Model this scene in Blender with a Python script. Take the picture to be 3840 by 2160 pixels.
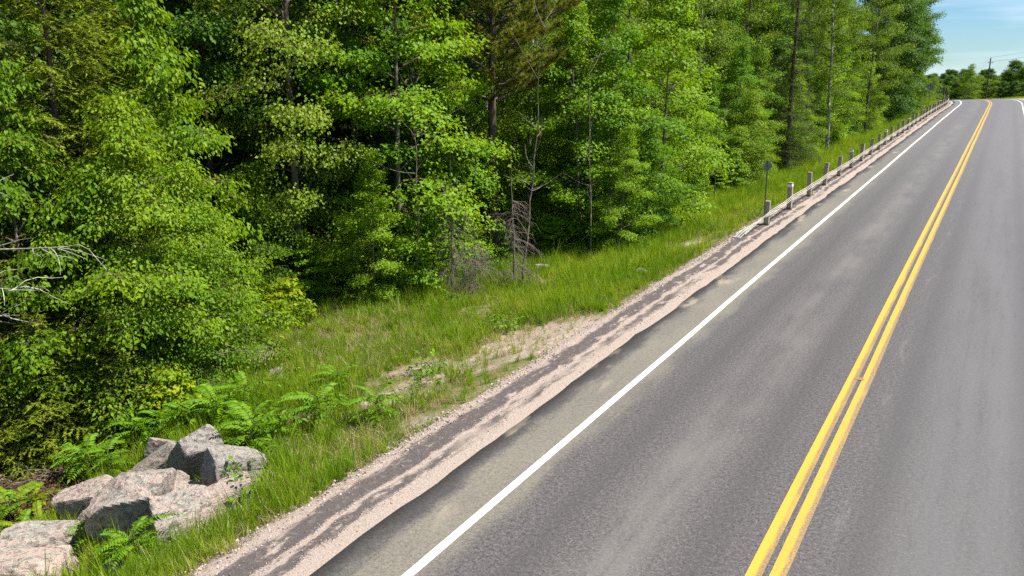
import bpy, math, random
import numpy as np
from math import radians, sin, cos, pi
random.seed(7)
RNG = np.random.default_rng(11)
scene = bpy.context.scene
for o in list(bpy.data.objects):
    bpy.data.objects.remove(o)
COL = scene.collection

# ------------------------------------------------------------------ camera, sky, sun, exposure
CAM_H, PITCH, YAW, FOC = 5.522, radians(13.299), radians(28.816), 3300.0   # focal length in pixels of a 3840 wide frame
cam = bpy.data.cameras.new('camera')
cam.sensor_width = 36.0
cam.lens = FOC / 3840 * 36.0
cam.clip_start, cam.clip_end = 0.1, 5000
cam_o = bpy.data.objects.new('camera', cam)
cam_o.location = (0, 0, CAM_H)
cam_o.rotation_euler = (pi / 2 - PITCH, 0, YAW)
COL.objects.link(cam_o)
scene.camera = cam_o

SUN_EL, SUN_AZ = radians(59), radians(23)     # azimuth counted from +X towards +Y
sun = bpy.data.lights.new('sun', 'SUN')
sun.energy, sun.angle, sun.color = 5.0, radians(0.53), (1.0, 0.95, 0.86)
sun_o = bpy.data.objects.new('sun', sun)
sun_o.rotation_euler = (0, pi / 2 - SUN_EL, SUN_AZ)
COL.objects.link(sun_o)

world = bpy.data.worlds.new('World')
scene.world = world
world.use_nodes = True
wn, wl = world.node_tree.nodes, world.node_tree.links
wn.clear()
w_out = wn.new('ShaderNodeOutputWorld')
w_bg = wn.new('ShaderNodeBackground')
w_sky = wn.new('ShaderNodeTexSky')
w_sky.sky_type = 'NISHITA'
w_sky.sun_disc = False
w_sky.sun_elevation = SUN_EL
w_sky.sun_rotation = pi / 2 - SUN_AZ
w_sky.altitude, w_sky.air_density, w_sky.dust_density, w_sky.ozone_density = 250, 1.0, 0.0, 3.0
w_bg.inputs['Strength'].default_value = 0.050
# thin cirrus: streaky noise on the sky direction
tc = wn.new('ShaderNodeTexCoord')
mp = wn.new('ShaderNodeMapping'); mp.inputs['Scale'].default_value = (2.2, 2.6, 16.0)
mp.inputs['Rotation'].default_value = (0.10, -0.06, 0.4)
nz = wn.new('ShaderNodeTexNoise'); nz.inputs['Scale'].default_value = 1.7; nz.inputs['Detail'].default_value = 7; nz.inputs['Roughness'].default_value = 0.55
nz.inputs['Distortion'].default_value = 0.4
rp = wn.new('ShaderNodeValToRGB'); rp.color_ramp.elements[0].position = 0.47; rp.color_ramp.elements[1].position = 0.74
rp.color_ramp.elements[1].color = (0.75, 0.75, 0.75, 1)
mx = wn.new('ShaderNodeMix'); mx.data_type = 'RGBA'
mx.inputs['B'].default_value = (13.0, 11.6, 10.6, 1)
wl.new(tc.outputs['Generated'], mp.inputs['Vector']); wl.new(mp.outputs['Vector'], nz.inputs['Vector'])
wl.new(nz.outputs['Fac'], rp.inputs['Fac']); wl.new(rp.outputs['Color'], mx.inputs['Factor'])
wl.new(w_sky.outputs['Color'], mx.inputs['A']); 
tn = wn.new('ShaderNodeMix'); tn.data_type = 'RGBA'; tn.blend_type = 'MULTIPLY'; tn.inputs['Factor'].default_value = 1.0; tn.inputs['B'].default_value = (0.72, 0.98, 1.22, 1)
wl.new(mx.outputs['Result'], tn.inputs['A']); wl.new(tn.outputs['Result'], w_bg.inputs['Color'])
wl.new(w_bg.outputs['Background'], w_out.inputs['Surface'])

vs = scene.view_settings
vs.view_transform, vs.look, vs.exposure, vs.gamma, vs.use_curve_mapping = 'Standard', 'None', 1.02, 1.0, False
scene.render.engine = 'CYCLES'
cy = scene.cycles
cy.max_bounces, cy.diffuse_bounces, cy.glossy_bounces, cy.transmission_bounces, cy.transparent_max_bounces = 5, 3, 1, 3, 4
cy.use_adaptive_sampling = True
cy.adaptive_threshold = 0.02
cy.use_denoising = False
cy.sample_clamp_indirect = 6.0
cy.caustics_reflective = cy.caustics_refractive = False

# ------------------------------------------------------------------ helpers: objects
def tag(o, label=None, cat=None, group=None, kind=None):
    for k, v in (('label', label), ('category', cat), ('group', group), ('kind', kind)):
        if v is not None:
            o[k] = v
    return o

def empty(name, loc=(0, 0, 0), rz=0.0, sc=1.0):
    o = bpy.data.objects.new(name, None)
    o.empty_display_size = 0.1
    o.location, o.rotation_euler = loc, (0, 0, rz)
    o.scale = (sc, sc, sc) if isinstance(sc, (int, float)) else sc
    COL.objects.link(o)
    return o

def link(name, me, parent=None, loc=None, rot=None, sc=None):
    o = bpy.data.objects.new(name, me)
    COL.objects.link(o)
    if parent is not None:
        o.parent = parent
    if loc is not None: o.location = loc
    if rot is not None: o.rotation_euler = rot
    if sc is not None: o.scale = sc
    return o

def mesh_np(name, V, loops, starts, mat=None, smooth=False, tint=None, uv=None, totals=None):
    """mesh from flat arrays; loops = vertex index per corner, starts = first corner per face"""
    me = bpy.data.meshes.new(name)
    V = np.ascontiguousarray(V, dtype=np.float32)
    me.vertices.add(len(V)); me.vertices.foreach_set('co', V.ravel())
    me.loops.add(len(loops)); me.loops.foreach_set('vertex_index', np.ascontiguousarray(loops, dtype=np.int32))
    me.polygons.add(len(starts)); me.polygons.foreach_set('loop_start', np.ascontiguousarray(starts, dtype=np.int32))
    if smooth:
        me.polygons.foreach_set('use_smooth', np.ones(len(starts), dtype=bool))
    if tint is not None:
        a = me.attributes.new('tint', 'FLOAT', 'POINT'); a.data.foreach_set('value', np.ascontiguousarray(tint, dtype=np.float32))
    if uv is not None:
        l = me.uv_layers.new(name='UVMap')
        l.data.foreach_set('uv', np.ascontiguousarray(uv[np.asarray(loops)], dtype=np.float32).ravel())
    me.update(calc_edges=True)
    me.validate()
    if mat: me.materials.append(mat)
    return me

def mesh_faces(name, V, F, mat=None, smooth=False, uv=None):
    me = bpy.data.meshes.new(name)
    me.from_pydata([tuple(v) for v in V], [], F)
    if smooth:
        me.polygons.foreach_set('use_smooth', [True] * len(me.polygons))
    if uv is not None:
        l = me.uv_layers.new(name='UVMap')
        for lp in me.loops:
            l.data[lp.index].uv = uv[lp.vertex_index]
    me.update()
    if mat: me.materials.append(mat)
    return me

# ------------------------------------------------------------------ helpers: materials
class NT:
    def __init__(s, name):
        s.m = bpy.data.materials.new(name); s.m.use_nodes = True
        s.n, s.l = s.m.node_tree.nodes, s.m.node_tree.links
        s.n.clear()
        s.out = s.n.new('ShaderNodeOutputMaterial')
    def add(s, t, **kw):
        nd = s.n.new(t)
        for k, v in kw.items(): setattr(nd, k, v)
        return nd
    def put(s, nd, key, v):
        if v is None: return
        if hasattr(v, 'is_linked') or hasattr(v, 'links'): s.l.new(v, nd.inputs[key])
        else: nd.inputs[key].default_value = v
    def noise(s, vec=None, scale=5, detail=4, rough=0.5, dist=0.0, out='Fac'):
        nd = s.add('ShaderNodeTexNoise'); s.put(nd, 'Vector', vec)
        nd.inputs['Scale'].default_value, nd.inputs['Detail'].default_value = scale, detail
        nd.inputs['Roughness'].default_value, nd.inputs['Distortion'].default_value = rough, dist
        return nd.outputs[out]
    def mapping(s, vec, scale=(1, 1, 1), loc=(0, 0, 0)):
        nd = s.add('ShaderNodeMapping'); s.put(nd, 'Vector', vec)
        nd.inputs['Scale'].default_value, nd.inputs['Location'].default_value = scale, loc
        return nd.outputs[0]
    def math(s, op, a, b=None, c=None, clamp=False):
        nd = s.add('ShaderNodeMath', operation=op, use_clamp=clamp)
        for i, v in enumerate((a, b, c)):
            if v is not None: s.put(nd, i, v)
        return nd.outputs[0]
    def ramp(s, fac, stops, interp='LINEAR'):
        nd = s.add('ShaderNodeValToRGB'); s.put(nd, 'Fac', fac)
        cr = nd.color_ramp; cr.interpolation = interp
        while len(cr.elements) < len(stops): cr.elements.new(0.5)
        for e, (p, c) in zip(cr.elements, stops):
            e.position = p
            e.color = (c, c, c, 1) if isinstance(c, (int, float)) else (*c, 1)
        return nd.outputs[0]
    def smooth(s, x, a, b, lo=0.0, hi=1.0):
        nd = s.add('ShaderNodeMapRange', interpolation_type='SMOOTHSTEP'); s.put(nd, 'Value', x)
        for k, v in zip(('From Min', 'From Max', 'To Min', 'To Max'), (a, b, lo, hi)): nd.inputs[k].default_value = v
        return nd.outputs[0]
    def band(s, x, c, w):      # soft bump round c
        d = s.math('ABSOLUTE', s.math('SUBTRACT', x, c))
        return s.smooth(d, w, 0.0)
    def mix(s, f, a, b, blend='MIX'):
        nd = s.add('ShaderNodeMix', data_type='RGBA', blend_type=blend)
        s.put(nd, 'Factor', f)
        for k, v in (('A', a), ('B', b)):
            if isinstance(v, tuple) and len(v) == 3: v = (*v, 1)
            s.put(nd, k, v)
        return nd.outputs['Result']
    def bump(s, h, strength=0.3, dist=0.02):
        nd = s.add('ShaderNodeBump'); s.put(nd, 'Height', h)
        nd.inputs['Strength'].default_value, nd.inputs['Distance'].default_value = strength, dist
        return nd.outputs[0]
    def principled(s, color, rough=0.8, spec=0.3, normal=None, metal=0.0, to_out=True):
        nd = s.add('ShaderNodeBsdfPrincipled')
        if isinstance(color, tuple) and len(color) == 3: color = (*color, 1)
        s.put(nd, 'Base Color', color); s.put(nd, 'Roughness', rough)
        nd.inputs['Specular IOR Level'].default_value = spec
        nd.inputs['Metallic'].default_value = metal
        if normal is not None: s.l.new(normal, nd.inputs['Normal'])
        if to_out: s.l.new(nd.outputs[0], s.out.inputs['Surface'])
        return nd.outputs[0]

def leaf_mat(name, dark, mid, light, trans=0.35, rough=0.55, spec=0.20, objvar=0.25, tone=0.0):
    t = NT(name)
    at = t.add('ShaderNodeAttribute', attribute_name='tint')
    oi = t.add('ShaderNodeObjectInfo')
    fac = t.math('ADD', at.outputs['Fac'], t.math('MULTIPLY', t.math('SUBTRACT', oi.outputs['Random'], 0.5), objvar), clamp=True)
    if tone:
        ti = t.add('ShaderNodeAttribute', attribute_name='tone', attribute_type='INSTANCER')
        fac = t.math('ADD', fac, t.math('MULTIPLY', t.math('SUBTRACT', ti.outputs['Fac'], 0.5), tone), clamp=True)
    c = t.ramp(fac, [(0.0, dark), (0.5, mid), (1.0, light)])
    b = t.principled(c, rough, spec, to_out=False)
    tr = t.add('ShaderNodeBsdfTranslucent')
    hs = t.mix(1.0, c, (1.25, 1.15, 0.55), 'MULTIPLY')
    t.l.new(hs, tr.inputs['Color'])
    ms = t.add('ShaderNodeMixShader'); ms.inputs[0].default_value = trans
    t.l.new(b, ms.inputs[1]); t.l.new(tr.outputs[0], ms.inputs[2]); t.l.new(ms.outputs[0], t.out.inputs['Surface'])
    return t.m

def bark_mat(name, a, b, scale=6.0, stretch=0.25, light=None):
    t = NT(name)
    tc_ = t.add('ShaderNodeTexCoord').outputs['Object']
    v = t.mapping(tc_, (1, 1, stretch))
    n = t.noise(v, scale, 5, 0.6)
    c = t.ramp(n, [(0.3, a), (0.7, b)])
    if light:
        n2 = t.noise(t.mapping(tc_, (1, 1, 2.5)), 2.2, 3)
        c = t.mix(t.smooth(n2, 0.5, 0.62), c, light)
    n3 = t.noise(v, scale * 3, 4)
    t.principled(c, 0.9, 0.15, t.bump(n3, 0.6, 0.02))
    return t.m

M = {}
M['maple'] = leaf_mat('maple_leaf', (0.062, 0.165, 0.004), (0.125, 0.270, 0.005), (0.250, 0.390, 0.012), trans=0.45, objvar=0.55)
M['aspen'] = leaf_mat('aspen_leaf', (0.085, 0.165, 0.006), (0.155, 0.262, 0.010), (0.290, 0.375, 0.040), trans=0.45, objvar=0.55)
M['cherry'] = leaf_mat('cherry_leaf', (0.075, 0.165, 0.004), (0.140, 0.262, 0.006), (0.260, 0.370, 0.014), trans=0.45, objvar=0.55)
M['young'] = leaf_mat('young_leaf', (0.115, 0.220, 0.006), (0.195, 0.310, 0.008), (0.380, 0.420, 0.014), trans=0.45)
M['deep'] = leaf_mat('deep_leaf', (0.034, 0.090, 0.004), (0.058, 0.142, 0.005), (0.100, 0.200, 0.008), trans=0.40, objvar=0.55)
M['spruce'] = leaf_mat('spruce_needle', (0.030, 0.050, 0.008), (0.056, 0.084, 0.012), (0.094, 0.118, 0.018), trans=0.15, rough=0.6)
M['fir'] = leaf_mat('fir_needle', (0.095, 0.150, 0.008), (0.180, 0.245, 0.014), (0.300, 0.340, 0.028), trans=0.25, rough=0.6)
M['pine'] = leaf_mat('pine_needle', (0.110, 0.135, 0.014), (0.200, 0.225, 0.026), (0.31, 0.315, 0.045), trans=0.25, rough=0.55)
M['sumac'] = leaf_mat('sumac_leaf', (0.070, 0.180, 0.006), (0.125, 0.270, 0.010), (0.210, 0.350, 0.018), trans=0.40)
M['grass'] = leaf_mat('grass_blade', (0.120, 0.230, 0.006), (0.200, 0.330, 0.010), (0.340, 0.400, 0.040), trans=0.48, objvar=0.45, tone=1.0)
M['straw'] = leaf_mat('dry_grass_blade', (0.24, 0.19, 0.095), (0.38, 0.31, 0.17), (0.52, 0.45, 0.26), trans=0.35)
M['rust'] = leaf_mat('dead_needle', (0.070, 0.028, 0.014), (0.120, 0.050, 0.024), (0.19, 0.085, 0.040), trans=0.1, rough=0.8, spec=0.1)
M['litter'] = leaf_mat('dead_leaf', (0.060, 0.034, 0.020), (0.110, 0.066, 0.038), (0.20, 0.13, 0.08), trans=0.15, rough=0.8, spec=0.1)
M['bark_grey'] = bark_mat('grey_bark', (0.085, 0.070, 0.056), (0.17, 0.14, 0.115), light=(0.23, 0.20, 0.165))
M['bark_brown'] = bark_mat('brown_bark', (0.050, 0.036, 0.027), (0.15, 0.112, 0.085), 9)
M['bark_pale'] = bark_mat('pale_bark', (0.20, 0.175, 0.145), (0.42, 0.39, 0.34), 5, light=(0.58, 0.56, 0.51))
M['dead_wood'] = bark_mat('dead_wood', (0.10, 0.078, 0.066), (0.25, 0.205, 0.18), 9)
M['twig'] = bark_mat('twig_bark', (0.060, 0.046, 0.036), (0.14, 0.11, 0.088), 9)
M['stem_green'] = bark_mat('green_stem', (0.085, 0.11, 0.022), (0.14, 0.16, 0.04), 9)

# ------------------------------------------------------------------ lie of the land
X0 = -1.757                      # road centre line
S0, RAD, AMAX = 128.0, 240.0, radians(42)
SLOPE = 0.01901
def road_frame(x, y):
    """lateral offset and distance along the road for ground points"""
    x, y = np.asarray(x, float), np.asarray(y, float)
    lat, s = x - X0, y.copy()
    cxx = X0 - RAD
    dx, dy = x - cxx, y - S0
    r, a = np.hypot(dx, dy), np.arctan2(dy, dx)
    arc = (dy > 0) & (a <= AMAX)
    lat = np.where(arc, r - RAD, lat); s = np.where(arc, S0 + RAD * a, s)
    ex, ey = cxx + RAD * cos(AMAX), S0 + RAD * sin(AMAX)
    tx, ty = -sin(AMAX), cos(AMAX)
    far = (dy > 0) & (a > AMAX)
    al = (x - ex) * tx + (y - ey) * ty
    la = (x - ex) * ty - (y - ey) * tx
    lat = np.where(far, la, lat); s = np.where(far, S0 + RAD * AMAX + al, s)
    return lat, s
def road_point(s, lat):
    s, lat = np.asarray(s, float), np.asarray(lat, float)
    a = np.clip((s - S0) / RAD, 0, AMAX)
    cxx = X0 - RAD
    px, py = cxx + (RAD + lat) * np.cos(a), S0 + (RAD + lat) * np.sin(a)
    ex = np.where(s < S0, s - S0, np.maximum(0, s - S0 - RAD * AMAX))
    px = px - np.sin(a) * ex; py = py + np.cos(a) * ex
    return px, py
def road_z(s, lat=0.0):
    s = np.asarray(s, float)
    a, k = 131.0, 0.0012
    b = a + (SLOPE + 0.034) / k
    z = SLOPE * np.minimum(s, a)
    u = np.clip(s - a, 0, b - a)
    z = z + SLOPE * u - k * u * u / 2
    z = z - 0.034 * np.clip(s - b, 0, 150)
    bank = 0.030 * np.clip((s - 105) / 30, 0, 1)
    return z + bank * np.clip(np.asarray(lat, float), -6, 7)
_perm = RNG.permutation(512)
_grad = RNG.random(512)
def vnoise(x, y):
    x, y = np.asarray(x, float), np.asarray(y, float)
    xi, yi = np.floor(x).astype(int), np.floor(y).astype(int)
    fx, fy = x - xi, y - yi
    fx, fy = fx * fx * (3 - 2 * fx), fy * fy * (3 - 2 * fy)
    g = lambda i, j: _grad[(_perm[i & 511] + j) & 511]
    return (g(xi, yi) * (1 - fx) + g(xi + 1, yi) * fx) * (1 - fy) + (g(xi, yi + 1) * (1 - fx) + g(xi + 1, yi + 1) * fx) * fy
def fbm(x, y, o=4):
    v, a, t = 0, 0.5, 0
    for i in range(o):
        v = v + a * vnoise(x * 2 ** i + 17 * i, y * 2 ** i + 31 * i); t += a; a *= 0.5
    return v / t
EDGE = -5.64                     # lateral offset where the gravel ends and the grass bank begins
def ground(x, y):
    lat, s = road_frame(x, y)
    z = road_z(s, lat)
    t = np.maximum(0, EDGE - lat)
    k = np.interp(s, [-20, 5, 8, 12, 17, 28, 41], [0.75, 0.75, 0.55, 0.26, 0.22, 0.30, 0.40])
    dm = np.interp(s, [-20, 5, 11, 17, 28, 41, 110, 165], [1.9, 1.9, 1.7, 1.5, 1.5, 1.3, 1.3, 0.6])
    drop = dm * (1 - np.exp(-k * t / dm))
    z = z - drop + np.clip(t - 14, 0, 40) * 0.05
    r = np.maximum(0, lat - 7.0)
    rise = np.interp(s, [66, 110, 148, 180, 215], [0, 0.8, 1.0, 0.5, 0.0])
    z = z + rise * 3.0 * (1 - np.exp(-0.24 * r / 2.2)) - (1 - rise) * 0.8 * (1 - np.exp(-0.3 * r))
    wob = np.clip(t / 1.5, 0, 1) + np.clip(r / 2, 0, 1)
    z = z + wob * ((fbm(x * 0.45, y * 0.45) - 0.5) * 0.30 + (fbm(x * 1.9 + 9, y * 1.9, 3) - 0.5) * 0.12)
    z = z + np.clip((np.abs(lat) - 60) / 200, 0, 1) * 3.0 * fbm(x * 0.012, y * 0.012, 3)
    return z
def gz(x, y): return float(ground(np.array([x]), np.array([y]))[0])

_R = np.array([cos(YAW), sin(YAW), 0]); _F0 = np.array([-sin(YAW), cos(YAW), 0]); _Z = np.array([0, 0, 1.0])
_F = _F0 * cos(PITCH) - _Z * sin(PITCH); _U = _F0 * sin(PITCH) + _Z * cos(PITCH)
def spot(px, py):
    """where on the ground a sight line meets the land (surveyed from the photograph, 3840 wide)"""
    r = _F + _R * (px - 1920) / FOC + _U * (1080 - py) / FOC
    t = np.concatenate([np.linspace(3, 60, 2400), np.linspace(60.1, 400, 2400)])
    P = np.array([0, 0, CAM_H]) + t[:, None] * r
    h = P[:, 2] - ground(P[:, 0], P[:, 1])
    i = int(np.argmax(h < 0)) if (h < 0).any() else len(t) - 1
    return float(P[i, 0]), float(P[i, 1])
def at(px, d, zm=3.0):
    d = d * 1.17
    w = d * cos(PITCH) + (CAM_H - zm) * sin(PITCH)
    l = (px - 1920) / FOC * w
    P = _F0 * d + _R * l
    return float(P[0]), float(P[1])

def bare(x, y):
    """0 = closed turf, 1 = bare stony soil on the roadside bank"""
    lat, s = road_frame(x, y)
    t = EDGE - lat
    n = fbm(x * 0.9, y * 0.9, 4)
    b = np.clip((0.30 - t) / 0.35, 0, 1) * 0.8
    for (bx, by, rx, ry, am) in BARE:
        e = ((x - bx) / rx) ** 2 + ((y - by) / ry) ** 2
        b = np.maximum(b, am * np.clip(1.5 - e, 0, 1))
    return np.clip(b + (n - 0.5) * 1.6 * (b > 0.02), 0, 1)
BARE = []
for (px, py, rx, ry, am) in ((2000, 1270, 1.3, 2.1, 0.75), (1880, 1330, 0.9, 1.3, 0.8), (1600, 1390, 1.1, 1.3, 0.7), (1500, 1480, 0.8, 0.9, 0.7),
                             (2560, 940, 0.55, 1.8, 0.95), (1600, 1560, 0.5, 0.8, 0.6), (2080, 1220, 0.7, 1.2, 0.8), (950, 1330, 0.8, 0.6, 0.5), (3080, 655, 0.5, 1.4, 0.8)):
    bx, by = spot(px, py); BARE.append((bx, by, rx, ry, am))

# ------------------------------------------------------------------ ground sheet
def forest_edge(s):
    """lateral offset of the line where turf gives way to wood"""
    return np.interp(s, [-30, 2, 7, 10.5, 13.5, 17, 23, 30.5, 48, 92, 108, 135, 215], [-9.5, -9.5, -10.0, -11.2, -14.0, -16.0, -13.0, -11.6, -9.8, -9.4, -11.5, -19.0, -34.0])
t = NT('ground_soil')
geo = t.add('ShaderNodeNewGeometry').outputs['Position']
a_b = t.add('ShaderNodeAttribute', attribute_name='bare').outputs['Fac']
a_f = t.add('ShaderNodeAttribute', attribute_name='wood').outputs['Fac']
n1 = t.noise(geo, 3.0, 6, 0.6); n2 = t.noise(geo, 28, 4, 0.65); n3 = t.noise(geo, 0.35, 3)
thatch = t.ramp(n2, [(0.3, (0.085, 0.072, 0.030)), (0.55, (0.17, 0.145, 0.066)), (0.75, (0.28, 0.235, 0.13))])
turf = t.mix(t.smooth(n1, 0.42, 0.6), thatch, (0.075, 0.115, 0.018))
stony = t.ramp(t.noise(geo, 16, 6, 0.8), [(0.34, (0.10, 0.078, 0.058)), (0.48, (0.27, 0.215, 0.165)), (0.66, (0.47, 0.39, 0.32))])
duff = t.ramp(n1, [(0.3, (0.030, 0.020, 0.013)), (0.6, (0.075, 0.048, 0.030)), (0.8, (0.12, 0.085, 0.055))])
c = t.mix(t.smooth(a_b, 0.35, 0.62), turf, stony)
c = t.mix(a_f, c, duff)
t.principled(c, 0.95, 0.1, t.bump(n2, 0.7, 0.03))
M['soil'] = t.m

xs = np.unique(np.concatenate([np.arange(-24, -5, 0.22), np.arange(-5, 12, 0.8), np.arange(12, 60, 3), np.arange(-70, -24, 1.6), np.arange(60, 400, 22), np.arange(-420, -70, 18), [400, 900, 2200, -700, -1200, -2200]]))
ys = np.unique(np.concatenate([np.arange(-4, 52, 0.3), np.arange(52, 170, 1.0), np.arange(170, 340, 4), np.arange(340, 700, 25), np.arange(-60, -4, 3), [-120, -300, -900, 900, 1300, 2500]]))
GX, GY = np.meshgrid(xs, ys)
gx, gy = GX.ravel(), GY.ravel()
glat, gs = road_frame(gx, gy)
gzv = ground(gx, gy)
under = np.clip((5.9 - np.abs(glat + 0.0)) / 0.5, 0, 1)
gzv = gzv - 0.09 * under
nx, ny = len(xs), len(ys)
idx = np.arange(nx * ny).reshape(ny, nx)
quads = np.stack([idx[:-1, :-1], idx[:-1, 1:], idx[1:, 1:], idx[1:, :-1]], -1).reshape(-1, 4)
gme = mesh_np('ground', np.stack([gx, gy, gzv], -1), quads.ravel(), np.arange(len(quads)) * 4, M['soil'], smooth=True)
at_b = gme.attributes.new('bare', 'FLOAT', 'POINT'); at_b.data.foreach_set('value', bare(gx, gy).astype(np.float32))
fe = forest_edge(gs)
wood = np.clip((fe + 0.3 - glat + (fbm(gx * 0.8, gy * 0.8) - 0.5) * 2.0) / 1.2, 0, 1)
wood = np.maximum(wood, np.clip((gs - 182) / 20, 0, 1) * (np.abs(glat) > 7))
wood = np.maximum(wood, np.clip((glat - 22) / 4, 0, 1))
a2 = gme.attributes.new('wood', 'FLOAT', 'POINT'); a2.data.foreach_set('value', wood.astype(np.float32))
tag(link('ground', gme), 'grassy bank and wooded ground beside the road', kind='structure')

# ------------------------------------------------------------------ road
def strip(name, lats, s_arr, zoff, mat, parent=None, jitter=None, skirt=None, smooth=True):
    """sheet that follows the road; uv = (lateral metres, metres along)"""
    s_arr = np.asarray(s_arr, float)
    L = np.asarray(lats, float)
    SS, LL = np.meshgrid(s_arr, L, indexing='ij')
    LL = LL.copy(); zo = np.broadcast_to(np.asarray(zoff, float), LL.shape).copy()
    if jitter is not None: jitter(SS, LL, zo)
    px, py = road_point(SS, LL)
    z = road_z(SS, LL) + zo
    n, m = SS.shape
    V = np.stack([px.ravel(), py.ravel(), z.ravel()], -1)
    uv = np.stack([LL.ravel(), SS.ravel()], -1)
    idx = np.arange(n * m).reshape(n, m)
    q = np.stack([idx[:-1, :-1], idx[:-1, 1:], idx[1:, 1:], idx[1:, :-1]], -1).reshape(-1, 4)
    me = mesh_np(name, V, q.ravel(), np.arange(len(q)) * 4, mat, smooth=smooth, uv=uv)
    return link(name, me, parent)

def asphalt_color(t, lat, s, uvv):
    st = t.mapping(uvv, (2.4, 0.10, 1)); big = t.noise(st, 1.0, 5, 0.6)
    st2 = t.mapping(uvv, (7.0, 0.7, 1)); streak = t.noise(st2, 1.0, 4, 0.6)
    fine = t.math('ADD', t.math('MULTIPLY', t.noise(uvv, 48, 4, 0.85), 0.55), t.math('MULTIPLY', t.noise(uvv, 17, 5, 0.9), 0.45)); mid = t.noise(uvv, 22, 4, 0.6); cloud = t.noise(t.mapping(uvv, (1, 0.35, 1)), 0.9, 5, 0.6)
    base = t.ramp(fine, [(0.38, (0.010, 0.009, 0.009)), (0.47, (0.056, 0.052, 0.052)), (0.55, (0.125, 0.117, 0.115)), (0.66, (0.34, 0.33, 0.32))])
    base = t.mix(t.math('MULTIPLY', t.smooth(mid, 0.5, 0.68), 0.55), base, (0.115, 0.108, 0.106))
    base = t.mix(t.math('MULTIPLY', t.smooth(mid, 0.46, 0.30), 0.6), base, (0.034, 0.031, 0.031))
    # paler worn band between the wheel tracks, patchy
    lb = t.math('MULTIPLY', t.band(lat, -1.6, 0.85), t.smooth(t.math('ADD', t.math('MULTIPLY', big, 0.6), t.math('MULTIPLY', cloud, 0.9)), 0.55, 1.0))
    base = t.mix(t.math('MULTIPLY', lb, 0.60), base, (0.185, 0.175, 0.160))
    rl = t.math('MULTIPLY', t.smooth(lat, 0.1, 2.2), t.smooth(t.math('ADD', big, t.math('MULTIPLY', cloud, 0.6)), 0.5, 0.95))
    base = t.mix(t.math('MULTIPLY', rl, 0.55), base, (0.150, 0.148, 0.151))
    rl2 = t.smooth(lat, 0.2, 1.6)
    base = t.mix(t.math('MULTIPLY', rl2, 0.35), base, (0.118, 0.116, 0.118))
    w1 = t.math('MULTIPLY', t.band(lat, 0.55, 0.22), t.smooth(streak, 0.52, 0.72))
    base = t.mix(t.math('MULTIPLY', w1, 0.5), base, (0.22, 0.215, 0.215))
    for wc in (-2.55, -0.75, 0.85, 2.65):
        wp = t.math('MULTIPLY', t.band(lat, wc, 0.42), t.smooth(big, 0.25, 0.6, 0.35, 1.0))
        base = t.mix(t.math('MULTIPLY', wp, 0.42), base, (0.050, 0.047, 0.048))
    # asphalt grows paler with distance along the road
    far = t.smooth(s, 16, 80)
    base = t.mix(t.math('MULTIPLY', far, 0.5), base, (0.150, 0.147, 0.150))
    dk = t.smooth(streak, 0.56, 0.78)
    base = t.mix(t.math('MULTIPLY', dk, 0.35), base, (0.048, 0.045, 0.045))
    return base, fine, mid, streak, big, cloud

t = NT('asphalt')
uvn = t.add('ShaderNodeUVMap').outputs[0]
sep = t.add('ShaderNodeSeparateXYZ'); t.l.new(uvn, sep.inputs[0]); LAT, SS_ = sep.outputs[0], sep.outputs[1]
base, fine, mid, streak, big, cloud = asphalt_color(t, LAT, SS_, uvn)
# beige dust washed over the paved shoulder
edge_n = t.noise(t.mapping(uvn, (1.4, 0.45, 1)), 1.3, 5, 0.6)
latw = t.math('ADD', LAT, t.math('MULTIPLY', t.math('SUBTRACT', edge_n, 0.5), 0.75))
dust_in = t.smooth(latw, -3.05, -3.50)
dust_out = t.smooth(latw, -4.36, -4.05)
dust = t.math('MULTIPLY', dust_in, dust_out)
dust = t.math('MULTIPLY', dust, t.smooth(SS_, 66, 26, 0.4, 1.0))
dcol = t.ramp(fine, [(0.38, (0.060, 0.056, 0.043)), (0.48, (0.165, 0.154, 0.122)), (0.62, (0.265, 0.25, 0.20))])
base = t.mix(t.math('MULTIPLY', dust, t.smooth(cloud, 0.3, 0.6, 0.62, 0.95)), base, dcol)
edge_dark = t.smooth(latw, -4.1, -4.42)
base = t.mix(t.math('MULTIPLY', edge_dark, 0.8), base, t.ramp(fine, [(0.3, (0.018, 0.017, 0.017)), (0.7, (0.062, 0.058, 0.056))]))
# tongues of sand blown over the edge
tong = t.math('MULTIPLY', t.smooth(t.noise(t.mapping(uvn, (0.9, 0.30, 1), (3.1, 1.7, 0)), 1.6, 4, 0.5), 0.60, 0.68), t.smooth(LAT, -3.7, -4.1))
base = t.mix(t.math('MULTIPLY', tong, 0.8), base, (0.30, 0.255, 0.195))
base = t.mix(1.0, base, (0.90, 0.875, 0.875), 'MULTIPLY')
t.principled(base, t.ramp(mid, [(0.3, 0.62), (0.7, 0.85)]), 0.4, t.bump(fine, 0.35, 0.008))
M['asphalt'] = t.m

s_road = np.concatenate([np.arange(-40, 60, 0.4), np.arange(60, 300, 1.0)])
def road_jit(SS, LL, zo):
    e = (fbm(SS[:, 0] * 0.5, SS[:, 0] * 0 + 3.3) - 0.5) * 0.22 + (fbm(SS[:, 0] * 3.1, SS[:, 0] * 0 + 8.3, 3) - 0.5) * 0.07
    LL[:, 0] += e; LL[:, 1] += e
road = strip('road', [-4.50, -4.49, -4.3, -3.8, -3.0, -1.5, 0, 1.5, 3.0, 3.9, 4.45, 4.46], s_road,
             [-0.075, 0, 0, 0, 0, 0, 0, 0, 0, 0, 0, -0.075], M['asphalt'], jitter=road_jit)
tag(road, 'grey two-lane asphalt road climbing to a bend', kind='structure')

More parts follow.
